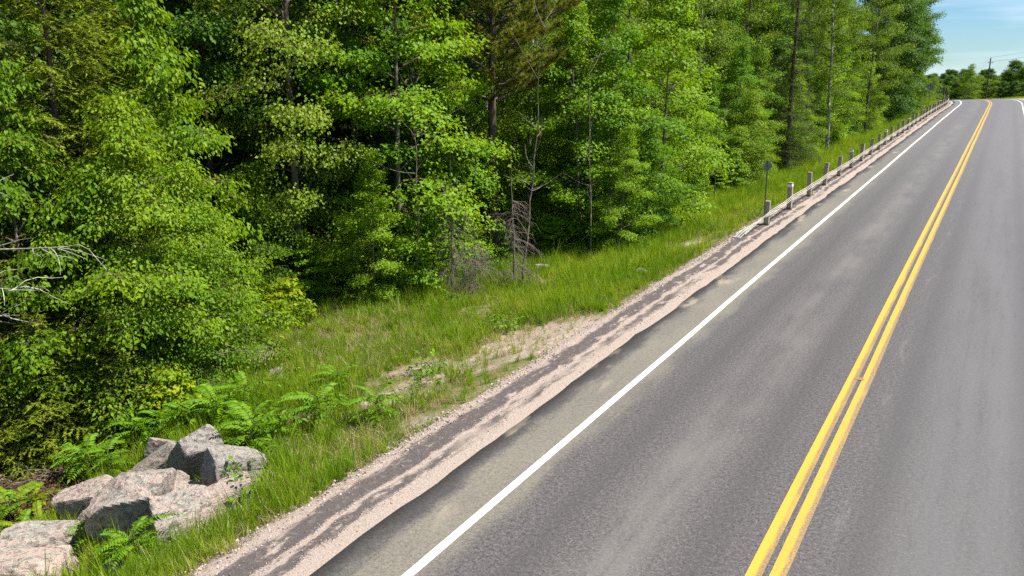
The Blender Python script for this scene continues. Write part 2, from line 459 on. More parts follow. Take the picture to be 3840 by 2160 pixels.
def paint_mat(name, col, worn, faded=None, centre=0.0, half=0.1):
    t = NT(name)
    uvn = t.add('ShaderNodeUVMap').outputs[0]
    sep = t.add('ShaderNodeSeparateXYZ'); t.l.new(uvn, sep.inputs[0])
    n = t.noise(uvn, 36, 5, 0.8); n2 = t.noise(t.mapping(uvn, (5, 0.8, 1)), 1.0, 4)
    n3 = t.noise(t.mapping(uvn, (20, 3, 1)), 1.0, 4, 0.6)
    c = t.mix(t.math('MULTIPLY', t.smooth(n, 0.54, 0.64), worn), col, (0.10, 0.095, 0.09))
    c = t.mix(t.math('MULTIPLY', t.smooth(n2, 0.5, 0.75), 0.22), c, tuple(v * 0.72 for v in col))
    if faded:
        wob = t.math('ADD', sep.outputs[0], t.math('MULTIPLY', t.math('SUBTRACT', n3, 0.5), 0.05))
        m = t.smooth(wob, centre - half * 0.05, centre + half * 0.40)
        fc = t.mix(t.smooth(n, 0.42, 0.56), faded, (0.15, 0.11, 0.070))
        c = t.mix(t.math('MULTIPLY', m, t.smooth(n2, 0.28, 0.5, 0.45, 0.95)), c, fc)
    t.principled(c, 0.6, 0.4, t.bump(n, 0.2, 0.004))
    return t.m
M['white_paint'] = paint_mat('white_road_paint', (0.66, 0.66, 0.63), 0.7)
M['yellow_l'] = paint_mat('yellow_road_paint', (0.50, 0.315, 0.032), 0.75, (0.32, 0.195, 0.08), -0.118, 0.085)
M['yellow_r'] = paint_mat('yellow_road_paint_worn', (0.48, 0.30, 0.036), 0.75, (0.34, 0.215, 0.095), 0.122, 0.085)
s_l = np.concatenate([np.arange(-40, 60, 0.5), np.arange(60, 300, 1.0)])
def wob_jit(SS, LL, zo):
    LL += ((fbm(SS * 0.12, SS * 0 + 1.7, 2) - 0.5) * 0.05)
strip('edge_line', [-3.57, -3.45], s_l, 0.005, M['white_paint'], road, wob_jit)
strip('edge_line', [3.45, 3.57], s_l, 0.005, M['white_paint'], road, wob_jit)
strip('centre_line', [-0.203, -0.118, -0.034], s_l, 0.005, M['yellow_l'], road, wob_jit)
strip('centre_line', [0.036, 0.122, 0.206], s_l, 0.005, M['yellow_r'], road, wob_jit)
bx, by = spot(3225, 1423)
strip('paint_blot', [-0.10, 0.075], [by - 0.06, by + 0.07], 0.009, M['yellow_l'], road)

# gravel verge
t = NT('gravel_verge')
uvn = t.add('ShaderNodeUVMap').outputs[0]
sep = t.add('ShaderNodeSeparateXYZ'); t.l.new(uvn, sep.inputs[0]); LAT, SS_ = sep.outputs[0], sep.outputs[1]
fine = t.noise(uvn, 40, 4, 0.85); mid = t.noise(uvn, 9, 4, 0.6)
pink = t.ramp(fine, [(0.28, (0.13, 0.10, 0.085)), (0.48, (0.31, 0.25, 0.212)), (0.70, (0.47, 0.395, 0.345))])
dark = t.ramp(fine, [(0.28, (0.030, 0.026, 0.027)), (0.6, (0.085, 0.075, 0.074)), (0.8, (0.19, 0.165, 0.155))])
wn1 = t.noise(t.mapping(uvn, (1.1, 0.22, 1)), 1.0, 5, 0.6)
wn2 = t.noise(t.mapping(uvn, (2.8, 0.9, 1)), 1.6, 5, 0.65)
lw = t.math('ADD', LAT, t.math('ADD', t.math('MULTIPLY', t.math('SUBTRACT', wn1, 0.5), 0.55), t.math('MULTIPLY', t.math('SUBTRACT', wn2, 0.5), 0.40)))
lw = t.math('ADD', lw, t.math('MULTIPLY', t.math('SUBTRACT', fine, 0.5), 0.30))
d1 = t.band(lw, -5.27, 0.27); d2 = t.band(lw, -4.90, 0.17)
d1 = t.smooth(d1, 0.15, 0.5); d2 = t.math('MULTIPLY', t.smooth(d2, 0.2, 0.6), t.smooth(wn1, 0.36, 0.5))
dm = t.math('MAXIMUM', d1, d2)
brk = t.smooth(t.noise(t.mapping(uvn, (3.2, 1.1, 1), (5, 2, 0)), 1.5, 5, 0.6), 0.66, 0.56)
dm = t.math('MULTIPLY', dm, brk)
c = t.mix(t.math('MULTIPLY', dm, 0.92), pink, dark)
# tyre tread prints pressed in the sand
vo = t.add('ShaderNodeTexVoronoi', feature='DISTANCE_TO_EDGE'); t.l.new(t.mapping(uvn, (7.5, 4.5, 1)), vo.inputs['Vector']); vo.inputs['Scale'].default_value = 1.0
vo.inputs['Randomness'].default_value = 0.35
tread = t.math('MULTIPLY', t.smooth(vo.outputs['Distance'], 0.09, 0.02), t.band(LAT, -4.82, 0.11))
tread = t.math('MULTIPLY', tread, t.smooth(SS_, 20, 13))
c = t.mix(t.math('MULTIPLY', tread, t.smooth(wn2, 0.35, 0.6, 0.1, 0.7)), c, (0.10, 0.085, 0.08))
c = t.mix(t.math('MULTIPLY', t.smooth(mid, 0.5, 0.75), 0.3), c, (0.34, 0.265, 0.215))
hgt = t.math('ADD', fine, t.math('MULTIPLY', mid, 2.0))
t.principled(c, 0.95, 0.12, t.bump(hgt, 0.7, 0.02))
M['verge'] = t.m
def verge_jit(SS, LL, zo):
    e = (fbm(SS * 0.35, LL * 2 + 5) - 0.5)
    LL[:, 0] += (fbm(SS[:, 0] * 0.6, SS[:, 0] * 0 + 1) - 0.5) * 0.5
    zo += (fbm(SS * 1.5, LL * 3, 3) - 0.5) * 0.035
verge = strip('gravel_verge', [-6.25, -5.95, -5.7, -5.5, -5.3, -5.1, -4.9, -4.7, -4.55, -4.40], np.concatenate([np.arange(-40, 50, 0.3), np.arange(50, 300, 1)]),
              [-0.35, -0.16, -0.035, 0.0, -0.01, -0.02, -0.025, -0.028, -0.03, -0.04], M['verge'], jitter=verge_jit)
tag(verge, 'pinkish gravel verge streaked with dark loose asphalt', kind='structure')
verge_r = strip('gravel_verge', [4.40, 4.6, 5.2, 5.8, 6.3], np.concatenate([np.arange(-40, 50, 1.0), np.arange(50, 300, 1)]),
              [-0.04, -0.03, -0.02, -0.03, -0.25], M['verge'])
tag(verge_r, 'gravel verge on the far side of the road', kind='structure')
# ------------------------------------------------------------------ plant builders
def unit(v):
    v = np.asarray(v, float)
    return v / np.maximum(1e-9, np.linalg.norm(v, axis=-1, keepdims=True))
LEAF_RHOMB = (np.array([[0, 0, 0], [-0.30, 0.42, 0.07], [0, 1.0, -0.10], [0.30, 0.42, 0.07]]), [[0, 3, 2], [0, 2, 1]])
LEAF_ROUND = (np.array([[0, 0, 0], [-0.42, 0.40, 0.08], [0, 1.0, -0.05], [0.42, 0.40, 0.08]]), [[0, 3, 2], [0, 2, 1]])
LEAF_STAR = (np.array([[0, 0.05, 0], [-0.52, 0.42, 0.02], [-0.20, 0.58, 0.05], [0, 1.0, -0.10], [0.20, 0.58, 0.05], [0.52, 0.42, 0.02]]), [[0, 2, 1], [0, 3, 2], [0, 4, 3], [0, 5, 4]])
NEEDLE = (np.array([[-0.10, 0, 0], [0.10, 0, 0], [0, 1.0, 0]]), [[0, 1, 2]])
def leaves_mesh(name, tpl, P, D, N, S, mat, tint=None, wid=1.0):
    T, Fc = tpl
    P, D, N = np.asarray(P, float), unit(D), np.asarray(N, float)
    X = unit(np.cross(D, N)); N = np.cross(X, D)
    S = np.asarray(S, float)[:, None, None]
    V = P[:, None, :] + S * (wid * T[None, :, 0:1] * X[:, None, :] + T[None, :, 1:2] * D[:, None, :] + T[None, :, 2:3] * N[:, None, :])
    n, k = len(P), len(T)
    F = np.asarray(Fc)
    loops = (F[None] + (np.arange(n) * k)[:, None, None]).reshape(-1)
    starts = np.arange(n * len(F)) * 3
    if tint is None: tint = RNG.random(n)
    return mesh_np(name, V.reshape(-1, 3), loops, starts, mat, tint=np.repeat(tint, k))

def tubes_mesh(name, lines, mat, sides=5, smooth=True):
    """lines: list of (points (n,3), radii (n))"""
    Vs, Ls, base = [], [], 0
    ang = np.arange(sides) * 2 * pi / sides
    for P, Rr in lines:
        P = np.asarray(P, float); Rr = np.asarray(Rr, float)
        n = len(P)
        T = unit(np.gradient(P, axis=0))
        ref = np.where(np.abs(T[:, 2:3]) > 0.9, np.array([[1.0, 0, 0]]), np.array([[0, 0, 1.0]]))
        A = unit(np.cross(T, ref)); B = np.cross(T, A)
        V = P[:, None] + Rr[:, None, None] * (np.cos(ang)[None, :, None] * A[:, None] + np.sin(ang)[None, :, None] * B[:, None])
        Vs.append(V.reshape(-1, 3))
        i = np.arange(n - 1)[:, None] * sides; j = np.arange(sides)[None]; j2 = (j + 1) % sides
        q = np.stack([i + j, i + j2, i + sides + j2, i + sides + j], -1).reshape(-1, 4) + base
        Ls.append(q); base += n * sides
    V, Q = np.concatenate(Vs), np.concatenate(Ls)
    return mesh_np(name, V, Q.ravel(), np.arange(len(Q)) * 4, mat, smooth=smooth)

def curve(p0, az, el, L, n=6, droop=0.0, wig=0.06, up=0.0):
    """bent twig from p0; droop lowers the tip, up lifts it"""
    s = np.linspace(0, 1, n)
    d = np.array([cos(az) * cos(el), sin(az) * cos(el), sin(el)])
    side = np.array([-sin(az), cos(az), 0])
    P = np.asarray(p0) + np.outer(s * L, d)
    w = RNG.normal(0, wig * L, 2)
    P += np.outer(np.sin(s * pi) * w[0], side)
    P[:, 2] += (-droop * s ** 2 + up * s ** 2) * L + np.sin(s * pi * 1.5) * w[1] * 0.5
    return P
def lerp_at(P, s):
    f = s * (len(P) - 1); i = min(int(f), len(P) - 2); u = f - i
    return P[i] * (1 - u) + P[i + 1] * u
def trunk_line(H, r0, lean=0.03, wig=0.12, n=14, stems=1):
    z = np.linspace(0, H, n)
    P = np.zeros((n, 3)); P[:, 2] = z - 0.25 * (z == 0)
    a = RNG.random() * 6.28
    P[:, 0] = cos(a) * lean * z + np.cumsum(RNG.normal(0, wig * H / 60, n)); P[:, 1] = sin(a) * lean * z + np.cumsum(RNG.normal(0, wig * H / 60, n))
    P[:2, :2] = 0
    R = r0 * (1 - 0.93 * (z / H) ** 0.9); R[0] *= 1.35
    return P, R

def broadleaf(name, H, r0, zb, R, leaf, tpl, lmat, bmat, n1=44, per=15, lsize=0.105, flat=0.35, droop=0.35, el=(0.05, 1.0), prof=None, dens=4.2, spray=0.34,
              lean=0.03, tipdrop=0.5, nspray=3, tint0=0.5):
    TP, TR = trunk_line(H, r0, lean)
    lines, SP, SD = [], [], []
    prof = prof or (lambda u: (0.55 + 0.45 * math.sin(pi * min(1, u * 1.25))) * (1 - 0.75 * max(0, u - 0.45) / 0.55))
    for i in range(n1):
        u = (i + RNG.random()) / n1
        z = zb + (H - zb) * u * 0.98
        p0 = np.array([np.interp(z, TP[:, 2], TP[:, k]) for k in range(3)])
        az = i * 2.39996 + RNG.normal(0, 0.35)
        L = R * prof(u) * RNG.uniform(0.72, 1.18)
        e = el[0] + (el[1] - el[0]) * u + RNG.normal(0, 0.12)
        B = curve(p0, az, e, L, 7, droop * RNG.uniform(0.6, 1.3))
        rb = max(0.006, 0.011 * L + 0.004)
        lines.append((B, rb * np.linspace(1, 0.25, 7)))
        m = int(L * dens) + 2
        for j in range(m):
            s = 0.22 + 0.78 * (j + RNG.random()) / m
            q = lerp_at(B, min(s, 1))
            d = B[-1] - B[0]; a2 = math.atan2(d[1], d[0]) + (1 if j % 2 else -1) * RNG.uniform(0.5, 1.15)
            if s > 0.93: a2 = math.atan2(d[1], d[0]) + RNG.normal(0, 0.3)
            L2 = (0.30 * L * (1.15 - s) + 0.22) * RNG.uniform(0.7, 1.3)
            C = curve(q, a2, e * 0.4 + RNG.normal(0, 0.18), L2, 4, droop * 0.7)
            lines.append((C, np.linspace(rb * 0.4, 0.003, 4)))
            for k in range(nspray):
                SP.append(lerp_at(C, RNG.uniform(0.35, 1.0))); SD.append(a2 + RNG.normal(0, 0.5))
    SP, SD = np.array(SP), np.array(SD)
    n = len(SP)
    P = np.repeat(SP, per, 0); A = np.repeat(SD, per)
    rr = spray * np.sqrt(RNG.random(n * per)); th = RNG.random(n * per) * 2 * pi
    off = np.stack([rr * np.cos(th), rr * np.sin(th), RNG.normal(0, spray * flat * 0.4, n * per) - 0.35 * rr * rr / spray * droop], -1)
    P = P + off
    la = A + RNG.normal(0, 0.8, n * per) + 0.0
    la = np.where(rr > spray * 0.5, np.arctan2(off[:, 1], off[:, 0]), la)
    pd = RNG.normal(-tipdrop, 0.35, n * per)
    D = np.stack([np.cos(la) * np.cos(pd), np.sin(la) * np.cos(pd), np.sin(pd)], -1)
    oa = np.arctan2(P[:, 1] - np.interp(P[:, 2], TP[:, 2], TP[:, 1]), P[:, 0] - np.interp(P[:, 2], TP[:, 2], TP[:, 0]))
    N = unit(np.stack([RNG.normal(0, 0.42, n * per) + 0.55 * np.cos(oa), RNG.normal(0, 0.42, n * per) + 0.55 * np.sin(oa), 0.85 * np.ones(n * per)], -1))
    tint = np.clip(np.repeat(RNG.normal(tint0, 0.17, n), per) + RNG.normal(0, 0.14, n * per), 0, 1)
    S = lsize * RNG.uniform(0.5, 1.4, n * per)
    crown = leaves_mesh(name + '_crown', tpl, P, D, N, S, lmat, tint)
    return [('trunk', tubes_mesh(name + '_trunk', [(TP, TR)], bmat, 9), None), ('branches', tubes_mesh(name + '_branches', lines, bmat if r0 < 0.04 else M['twig'], 4), 'trunk'), ('crown', crown, None)]

def conifer(name, H, r0, zb, R, nmat, bmat, dz=0.30, per=6, droop=0.35, nl=0.055, step=0.030, power=0.85, twig=0.42, nw=0.55, lift=0.15, bare_low=0.0):
    TP, TR = trunk_line(H, r0, 0.01, 0.05)
    lines, NP, ND = [], [], []
    z = zb
    k = 0
    while z < H - 0.1:
        u = z / H
        for i in range(per):
            az = k * 1.1 + i * 2 * pi / per + RNG.normal(0, 0.22)
            L = (R * (1 - u) ** power + 0.10) * RNG.uniform(0.65, 1.2)
            zz = z + RNG.uniform(-dz, dz) * 0.5
            p0 = np.array([np.interp(zz, TP[:, 2], TP[:, q]) for q in range(3)])
            B = curve(p0, az, 0.10 + 0.55 * u + RNG.normal(0, 0.08), L, 6, droop * RNG.uniform(0.7, 1.3) * (1 - u * 0.7), 0.04)
            B[-1, 2] += lift * L * 0.3
            lines.append((B, np.linspace(0.006 + 0.006 * L, 0.003, 6)))
            m = max(3, int(L / 0.10))
            segs = [(B, 0.3)]
            for j in range(m):
                s = 0.18 + 0.8 * (j + RNG.random()) / m
                q = lerp_at(B, s)
                d = B[-1] - B[0]
                a2 = math.atan2(d[1], d[0]) + (1 if j % 2 else -1) * RNG.uniform(0.7, 1.1)
                L2 = (twig * L * (1.08 - s) + 0.10) * RNG.uniform(0.7, 1.25)
                segs.append((curve(q, a2, RNG.normal(-0.10, 0.15), L2, 4, droop * 0.8), 0.0))
            for C, s0 in segs:
                ln = np.linalg.norm(C[-1] - C[0]); c = max(3, int(ln / step))
                ss = s0 + (1 - s0) * (np.arange(c) + RNG.random(c)) / c
                f = ss * (len(C) - 1); ii = np.minimum(f.astype(int), len(C) - 2); uu = (f - ii)[:, None]
                NP.append(C[ii] * (1 - uu) + C[ii + 1] * uu)
                t_ = unit(C[-1] - C[0]); sd = unit(np.cross(t_, [0, 0, 1.0]))
                sg = np.where(np.arange(c) % 2 == 0, 1.0, -1.0)[:, None]
                ND.append(t_ * RNG.uniform(0.5, 1.0, (c, 1)) + sg * sd * RNG.uniform(0.3, 0.9, (c, 1)) + np.array([0, 0, 1.0]) * RNG.normal(0.05, 0.22, (c, 1)))
        z += dz * (1 - 0.4 * u) * RNG.uniform(0.8, 1.2); k += 1
    P, D = np.concatenate(NP), np.concatenate(ND)
    n = len(P)
    N = unit(np.stack([RNG.normal(0, 0.4, n), RNG.normal(0, 0.4, n), np.ones(n)], -1))
    tint = np.clip(fbm(P[:, 0] * 2.2 + 40, P[:, 2] * 2.2 + P[:, 1] * 1.7, 3) * 1.3 - 0.15 + RNG.normal(0, 0.15, n), 0, 1)
    crown = leaves_mesh(name + '_crown', NEEDLE, P, D, N, nl * RNG.uniform(0.7, 1.3, n), nmat, tint, wid=nw / 0.2 * 0.5)
    return [('trunk', tubes_mesh(name + '_trunk', [(TP, TR)], bmat, 9), None), ('branches', tubes_mesh(name + '_branches', lines, M['twig'], 3), 'trunk'), ('crown', crown, None)]

def pine(name, H=17.0, r0=0.19, zb=5.6, R=3.4):
    TP, TR = trunk_line(H, r0, 0.015, 0.05)
    lines, NP, ND, TT = [], [], [], []
    z, k = zb, 0
    while z < H - 0.3:
        u = (z - zb) / (H - zb)
        for i in range(5):
            az = k * 0.9 + i * 2 * pi / 5 + RNG.normal(0, 0.25)
            L = (R * (1 - u) ** 0.7 + 0.3) * RNG.uniform(0.65, 1.15)
            p0 = np.array([np.interp(z, TP[:, 2], TP[:, q]) for q in range(3)])
            B = curve(p0, az, 0.15 + 0.4 * u, L, 7, 0.0, 0.05, up=0.22)
            lines.append((B, np.linspace(0.012 + 0.012 * L, 0.006, 7)))
            for j in range(int(L * 8) + 3):
                s = 0.28 + 0.72 * RNG.random()
                q = lerp_at(B, s); d = B[-1] - B[0]
                a2 = math.atan2(d[1], d[0]) + RNG.choice([-1, 1]) * RNG.uniform(0.3, 0.95)
                L2 = (0.26 * L * (1.1 - s) + 0.22) * RNG.uniform(0.7, 1.3)
                C = curve(q, a2, RNG.uniform(0.05, 0.5), L2, 4, 0, 0.05, up=0.25)
                lines.append((C, np.linspace(0.010, 0.004, 4)))
                for m in range(4):
                    NP.append(lerp_at(C, RNG.uniform(0.35, 1.0))); ND.append(unit(C[-1] - C[0]) + np.array([0, 0, 0.25])); TT.append(RNG.normal(0.68, 0.2))
        z += 0.50 * RNG.uniform(0.8, 1.2); k += 1
    per = 48
    P = np.repeat(np.array(NP), per, 0); D = np.repeat(unit(np.array(ND)), per, 0)
    n = len(P)
    D = unit(D + RNG.normal(0, 0.55, (n, 3)))
    N = RNG.normal(0, 1, (n, 3))
    tint = np.clip(np.repeat(np.array(TT), per) + RNG.normal(0, 0.12, n), 0, 1)
    crown = leaves_mesh(name + '_crown', NEEDLE, P, D, N, 0.16 * RNG.uniform(0.7, 1.25, n), M['pine'], tint, wid=0.5)
    return [('trunk', tubes_mesh(name + '_trunk', [(TP, TR)], M['bark_brown'], 10), None), ('branches', tubes_mesh(name + '_branches', lines, M['twig'], 4), 'trunk'), ('crown', crown, None)]

def dead_conifer(name, H, r0, R, z1, zb=0.3, dz=0.28, per=5, mat='dead_wood'):
    """grey snag: bare boughs with hanging twigs"""
    TP, TR = trunk_line(H, r0, 0.03, 0.08)
    lines = []
    z = zb
    while z < z1:
        for i in range(per):
            az = RNG.random() * 6.28
            L = R * RNG.uniform(0.45, 1.1) * (1 - 0.5 * z / H)
            p0 = np.array([np.interp(z, TP[:, 2], TP[:, q]) for q in range(3)])
            B = curve(p0, az, RNG.uniform(-0.35, 0.15), L, 7, RNG.uniform(0.1, 0.6), 0.07)
            lines.append((B, np.linspace(0.007 + 0.007 * L, 0.004, 7)))
            for j in range(int(L * 9)):
                s = RNG.uniform(0.25, 1.0); q = lerp_at(B, s)
                a2 = az + RNG.choice([-1, 1]) * RNG.uniform(0.4, 1.2)
                C = curve(q, a2, RNG.uniform(-1.2, 0.1), RNG.uniform(0.2, 0.6), 4, 0.5, 0.08)
                lines.append((C, np.linspace(0.006, 0.0025, 4)))
        z += dz * RNG.uniform(0.7, 1.3)
    return [('trunk', tubes_mesh(name + '_trunk', [(TP, TR)], M[mat], 8), None), ('branches', tubes_mesh(name + '_branches', lines, M[mat], 3), 'trunk')]

def place(proto, name, loc, rz, sc, label, cat, group=None):
    root = empty(name, loc, rz, sc)
    tag(root, label, cat, group)
    made = {}
    for pn, me, par in proto:
        made[pn] = link(pn, me, made[par] if par else root)
        if pn == 'branches': made[pn]['kind'] = 'stuff'
    return root

P = {}
mp_ = dict(leaf=None)
P['maple_a'] = broadleaf('maple_a', 12.5, 0.10, 0.5, 3.4, None, LEAF_STAR, M['maple'], M['bark_grey'], n1=40, per=34, lsize=0.112, droop=0.35, tipdrop=0.55, flat=0.75, nspray=2, dens=3.4, spray=0.40, el=(0.1, 1.1))
P['maple_b'] = broadleaf('maple_b', 10.5, 0.08, 0.3, 3.0, None, LEAF_STAR, M['maple'], M['bark_grey'], n1=40, per=34, lsize=0.108, droop=0.4, lean=0.06, flat=0.75, nspray=2, dens=3.4, spray=0.40, el=(0.1, 1.1), tint0=0.62)
P['cherry_a'] = broadleaf('cherry_a', 8.5, 0.08, 0.4, 2.7, None, LEAF_RHOMB, M['cherry'], M['bark_grey'], n1=42, nspray=2, per=34, lsize=0.105, droop=0.5, tipdrop=0.85, flat=0.7, el=(0.2, 1.1))
P['aspen_a'] = broadleaf('aspen_a', 17, 0.13, 1.2, 2.9, None, LEAF_ROUND, M['aspen'], M['bark_grey'], n1=58, nspray=2, dens=3.6, per=36, lsize=0.085, droop=0.3, tipdrop=0.9, el=(0.3, 1.15), flat=1.0, spray=0.40)
P['aspen_b'] = broadleaf('aspen_b', 19, 0.14, 2.0, 3.1, None, LEAF_ROUND, M['aspen'], M['bark_pale'], n1=58, nspray=2, dens=3.6, per=34, lsize=0.09, droop=0.35, tipdrop=0.9, el=(0.35, 1.2), flat=1.0, spray=0.42, lean=0.04)
P['deep_a'] = broadleaf('deep_a', 18, 0.17, 0.5, 3.9, None, LEAF_RHOMB, M['deep'], M['bark_brown'], n1=74, per=16, lsize=0.17, droop=0.35, el=(0.15, 1.1), spray=0.48, dens=3.6, flat=0.9)
bushprof = lambda u: (0.75 + 0.35 * math.sin(pi * min(1, u * 1.1))) * (1 - 0.8 * max(0, u - 0.4) / 0.6)
P['bush_a'] = broadleaf('bush_a', 6.2, 0.05, 0.15, 2.3, None, LEAF_RHOMB, M['cherry'], M['bark_grey'], n1=42, nspray=2, per=34, lsize=0.085, droop=0.45, prof=bushprof, el=(0.1, 1.1), tipdrop=0.7, flat=0.8, spray=0.32)
P['bush_b'] = broadleaf('bush_b', 4.0, 0.035, 0.1, 1.7, None, LEAF_ROUND, M['cherry'], M['bark_grey'], n1=38, per=18, lsize=0.07, droop=0.35, prof=bushprof, el=(0.15, 1.0), spray=0.26, dens=5, flat=0.8)
P['sap_a'] = broadleaf('sap_a', 2.6, 0.018, 0.1, 0.85, None, LEAF_STAR, M['maple'], M['stem_green'], n1=18, per=10, lsize=0.11, droop=0.3, prof=bushprof, dens=4, spray=0.22, tint0=0.75)
P['sap_y'] = broadleaf('sap_y', 1.7, 0.014, 0.15, 0.6, None, LEAF_STAR, M['young'], M['stem_green'], n1=14, per=8, lsize=0.12, droop=0.3, prof=bushprof, dens=4, spray=0.2)
P['weed'] = broadleaf('weed', 0.55, 0.008, 0.04, 0.32, None, LEAF_RHOMB, M['sumac'], M['stem_green'], n1=12, per=6, lsize=0.085, droop=0.3, prof=bushprof, dens=4, spray=0.1, nspray=1)
P['round'] = broadleaf('round', 9.5, 0.13, 0.4, 4.0, None, LEAF_RHOMB, M['deep'], M['bark_brown'], n1=54, per=13, lsize=0.20, droop=0.35, el=(0.1, 1.25), spray=0.5, dens=3.4, flat=0.9, tint0=0.75, prof=lambda u: 0.62 + 0.40 * math.sin(pi * min(1, 0.15 + u * 0.8)) - 0.25 * u)
P['round_b'] = broadleaf('round_b', 8.5, 0.12, 0.3, 3.8, None, LEAF_RHOMB, M['aspen'], M['bark_brown'], n1=46, per=12, lsize=0.20, droop=0.35, el=(0.1, 1.25), spray=0.5, dens=3.2, flat=0.9, tint0=0.3, prof=lambda u: 0.62 + 0.40 * math.sin(pi * min(1, 0.15 + u * 0.8)) - 0.25 * u)
P['spruce'] = conifer('spruce', 17, 0.16, 0.6, 2.5, M['spruce'], M['bark_brown'], dz=0.42, per=6, droop=0.45, nl=0.085, step=0.036, nw=0.50)
P['fir'] = conifer('fir', 11, 0.13, 0.6, 2.9, M['fir'], M['bark_brown'], dz=0.36, per=6, droop=0.32, nl=0.08, step=0.021, nw=0.60, power=0.7)
P['fir_y'] = conifer('fir_y', 3.4, 0.045, 0.10, 1.35, M['fir'], M['bark_brown'], dz=0.20, per=6, droop=0.25, nl=0.065, step=0.017, nw=0.60, power=0.75)
P['pine'] = pine('pine')
P['snag'] = dead_conifer('snag', 7.0, 0.07, 1.7, 4.6)
P['snag_low'] = dead_conifer('snag_low', 3.2, 0.05, 1.5, 2.8, zb=0.1, dz=0.2)

# ------------------------------------------------------------------ the wood: single trees told apart
def tree(kind, nm, xy, sc, label, cat='tree', group=None, rz=None):
    x, y = xy
    return place(P[kind], nm, (x, y, gz(x, y) - 0.05), RNG.random() * 6.28 if rz is None else rz, sc, label, cat, group)
tree('fir', 'fir_tree', at(230, 15.2), 1.0, 'tall yellowish green fir with layered boughs beside the drooping-leaved tree', rz=0.4)
tree('fir', 'fir_tree', at(430, 16.6), 0.85, 'slim olive fir tucked behind the big bright bush', rz=2.0)
tree('fir_y', 'young_fir', at(150, 13.2, 0), 0.85, 'young fir with low yellow-green boughs above the rusty dead brush', rz=1.0)
tree('fir_y', 'young_fir', at(310, 13.6, 0), 0.7, 'young fir leaning over the lichen boulders', rz=2.5)
tree('cherry_a', 'cherry_tree', at(540, 17.5), 1.12, 'slender tree with long drooping light green leaves behind the firs', rz=0.3)
tree('cherry_a', 'cherry_tree', at(40, 14.0), 0.85, 'leafy tree with hanging leaves beside the bare grey limb', rz=2.2)
tree('bush_a', 'leafy_bush', at(500, 15.0), 1.0, 'big rounded bright green bush beside the grassy bank', 'bush', rz=0.8)
tree('bush_a', 'leafy_bush', at(680, 15.8), 0.78, 'bright yellow-green bush leaning out over the grassy bank', 'bush', rz=3.0)
tree('bush_a', 'leafy_bush', at(330, 14.4), 0.85, 'dense bush with pale twigs in front of the tall fir', 'bush', rz=4.4)
tree('bush_b', 'leafy_bush', at(690, 14.9), 0.75, 'small-leaved bush above the lone brown boulder', 'bush', rz=1.4)
tree('bush_b', 'leafy_bush', at(620, 15.0), 0.55, 'low small-leaved bush at the foot of the big bright bush', 'bush', rz=2.9)
tree('fir_y', 'young_fir', at(10, 12.9, 0), 0.65, 'small fir next to the rusty dead boughs', rz=0.9)
tree('fir_y', 'young_fir', at(430, 13.6, 0), 0.75, 'young fir over the tangle of dead twigs', rz=5.0)
tree('aspen_a', 'aspen_tree', at(1100, 21.5), 1.0, 'slim aspen whose grey-brown trunk shows through hanging leaves', rz=1.2)
tree('maple_a', 'maple_tree', at(1330, 23.5), 1.05, 'maple with broad leaf layers next to the slim aspen', rz=0.5)
tree('maple_a', 'maple_tree', at(1490, 22.3), 1.0, 'tall maple with flat tiers of bright leaves beside the pine', rz=2.7)
tree('maple_b', 'maple_tree', at(1640, 25.0), 0.9, 'smaller maple whose sprays reach across the pine trunk', rz=4.0)
tree('deep_a', 'maple_tree', at(900, 26.5), 0.8, 'maple with shade put into its leaf colour behind the leaning bright bush', rz=1.1)  # dark leaf material stands in for shade here
px_, py_ = spot(1856, 985)
tree('pine', 'pine_tree', (px_, py_), 1.0, 'white pine with dark brown trunk and olive needle plumes', rz=0.6)
tree('snag', 'dead_spruce', at(1690, 21.2), 0.62, 'grey dead spruce with hanging bare twigs left of the pine trunk', rz=0.2)
tree('snag', 'dead_spruce', at(1930, 21.2), 0.6, 'bare dead spruce with stiff twigs beyond the pine trunk', rz=1.9)
tree('snag_low', 'dead_spruce', at(1780, 20.5), 0.6, 'short broken dead spruce at the foot of the pine', rz=1.3)
tree('maple_b', 'maple_tree', at(2190, 26.0), 0.85, 'bright green maple with thin pale stem past the pine', rz=5.0)
tree('maple_a', 'maple_tree', at(2290, 26.5), 0.78, 'round-headed bright maple at the forest edge before the sign', rz=3.3)
tree('maple_b', 'maple_tree', at(2480, 29.5), 1.0, 'pale yellow-green maple among the aspens', rz=0.3)
tree('spruce', 'spruce_tree', at(2960, 45.5), 1.0, 'dark spruce standing out of the light leafy edge', rz=0.7)
tree('deep_a', 'tall_tree', at(3335, 82), 1.05, 'tall dark green tree that ends the forest wall', rz=2.2)
tree('deep_a', 'tall_tree', at(3372, 92), 0.95, 'dark leafy tree beyond the last tall one, beside the diamond sign', rz=0.9)
tree('deep_a', 'tall_tree', at(3300, 77), 1.05, 'dense dark tree just behind the tall dark one', rz=4.1)
tree('deep_a', 'tall_tree', at(3385, 97), 1.15, 'dark tree rising over the bright shrubs by the diamond sign', rz=5.3)
tree('deep_a', 'tall_tree', at(3345, 88), 1.15, 'dark tree closing the gap between the two tall ones', rz=3.0)
tree('aspen_a', 'aspen_tree', at(3250, 66), 1.0, 'bright aspen just before the tall dark tree', rz=2.0)
tree('aspen_b', 'aspen_tree', at(3110, 52.5), 0.95, 'aspen with yellow-green crown right behind the dark spruce', rz=1.0)

for (px, d, sc) in ((1400, 20.8, 0.42), (2320, 24.8, 0.42), (2420, 26.6, 0.45)):
    tree('maple_b', 'maple_sapling', at(px, d, 0.5), sc, 'young maple leafy down to the grass in front of the wood', 'sapling', 'young maples in front of the wood')
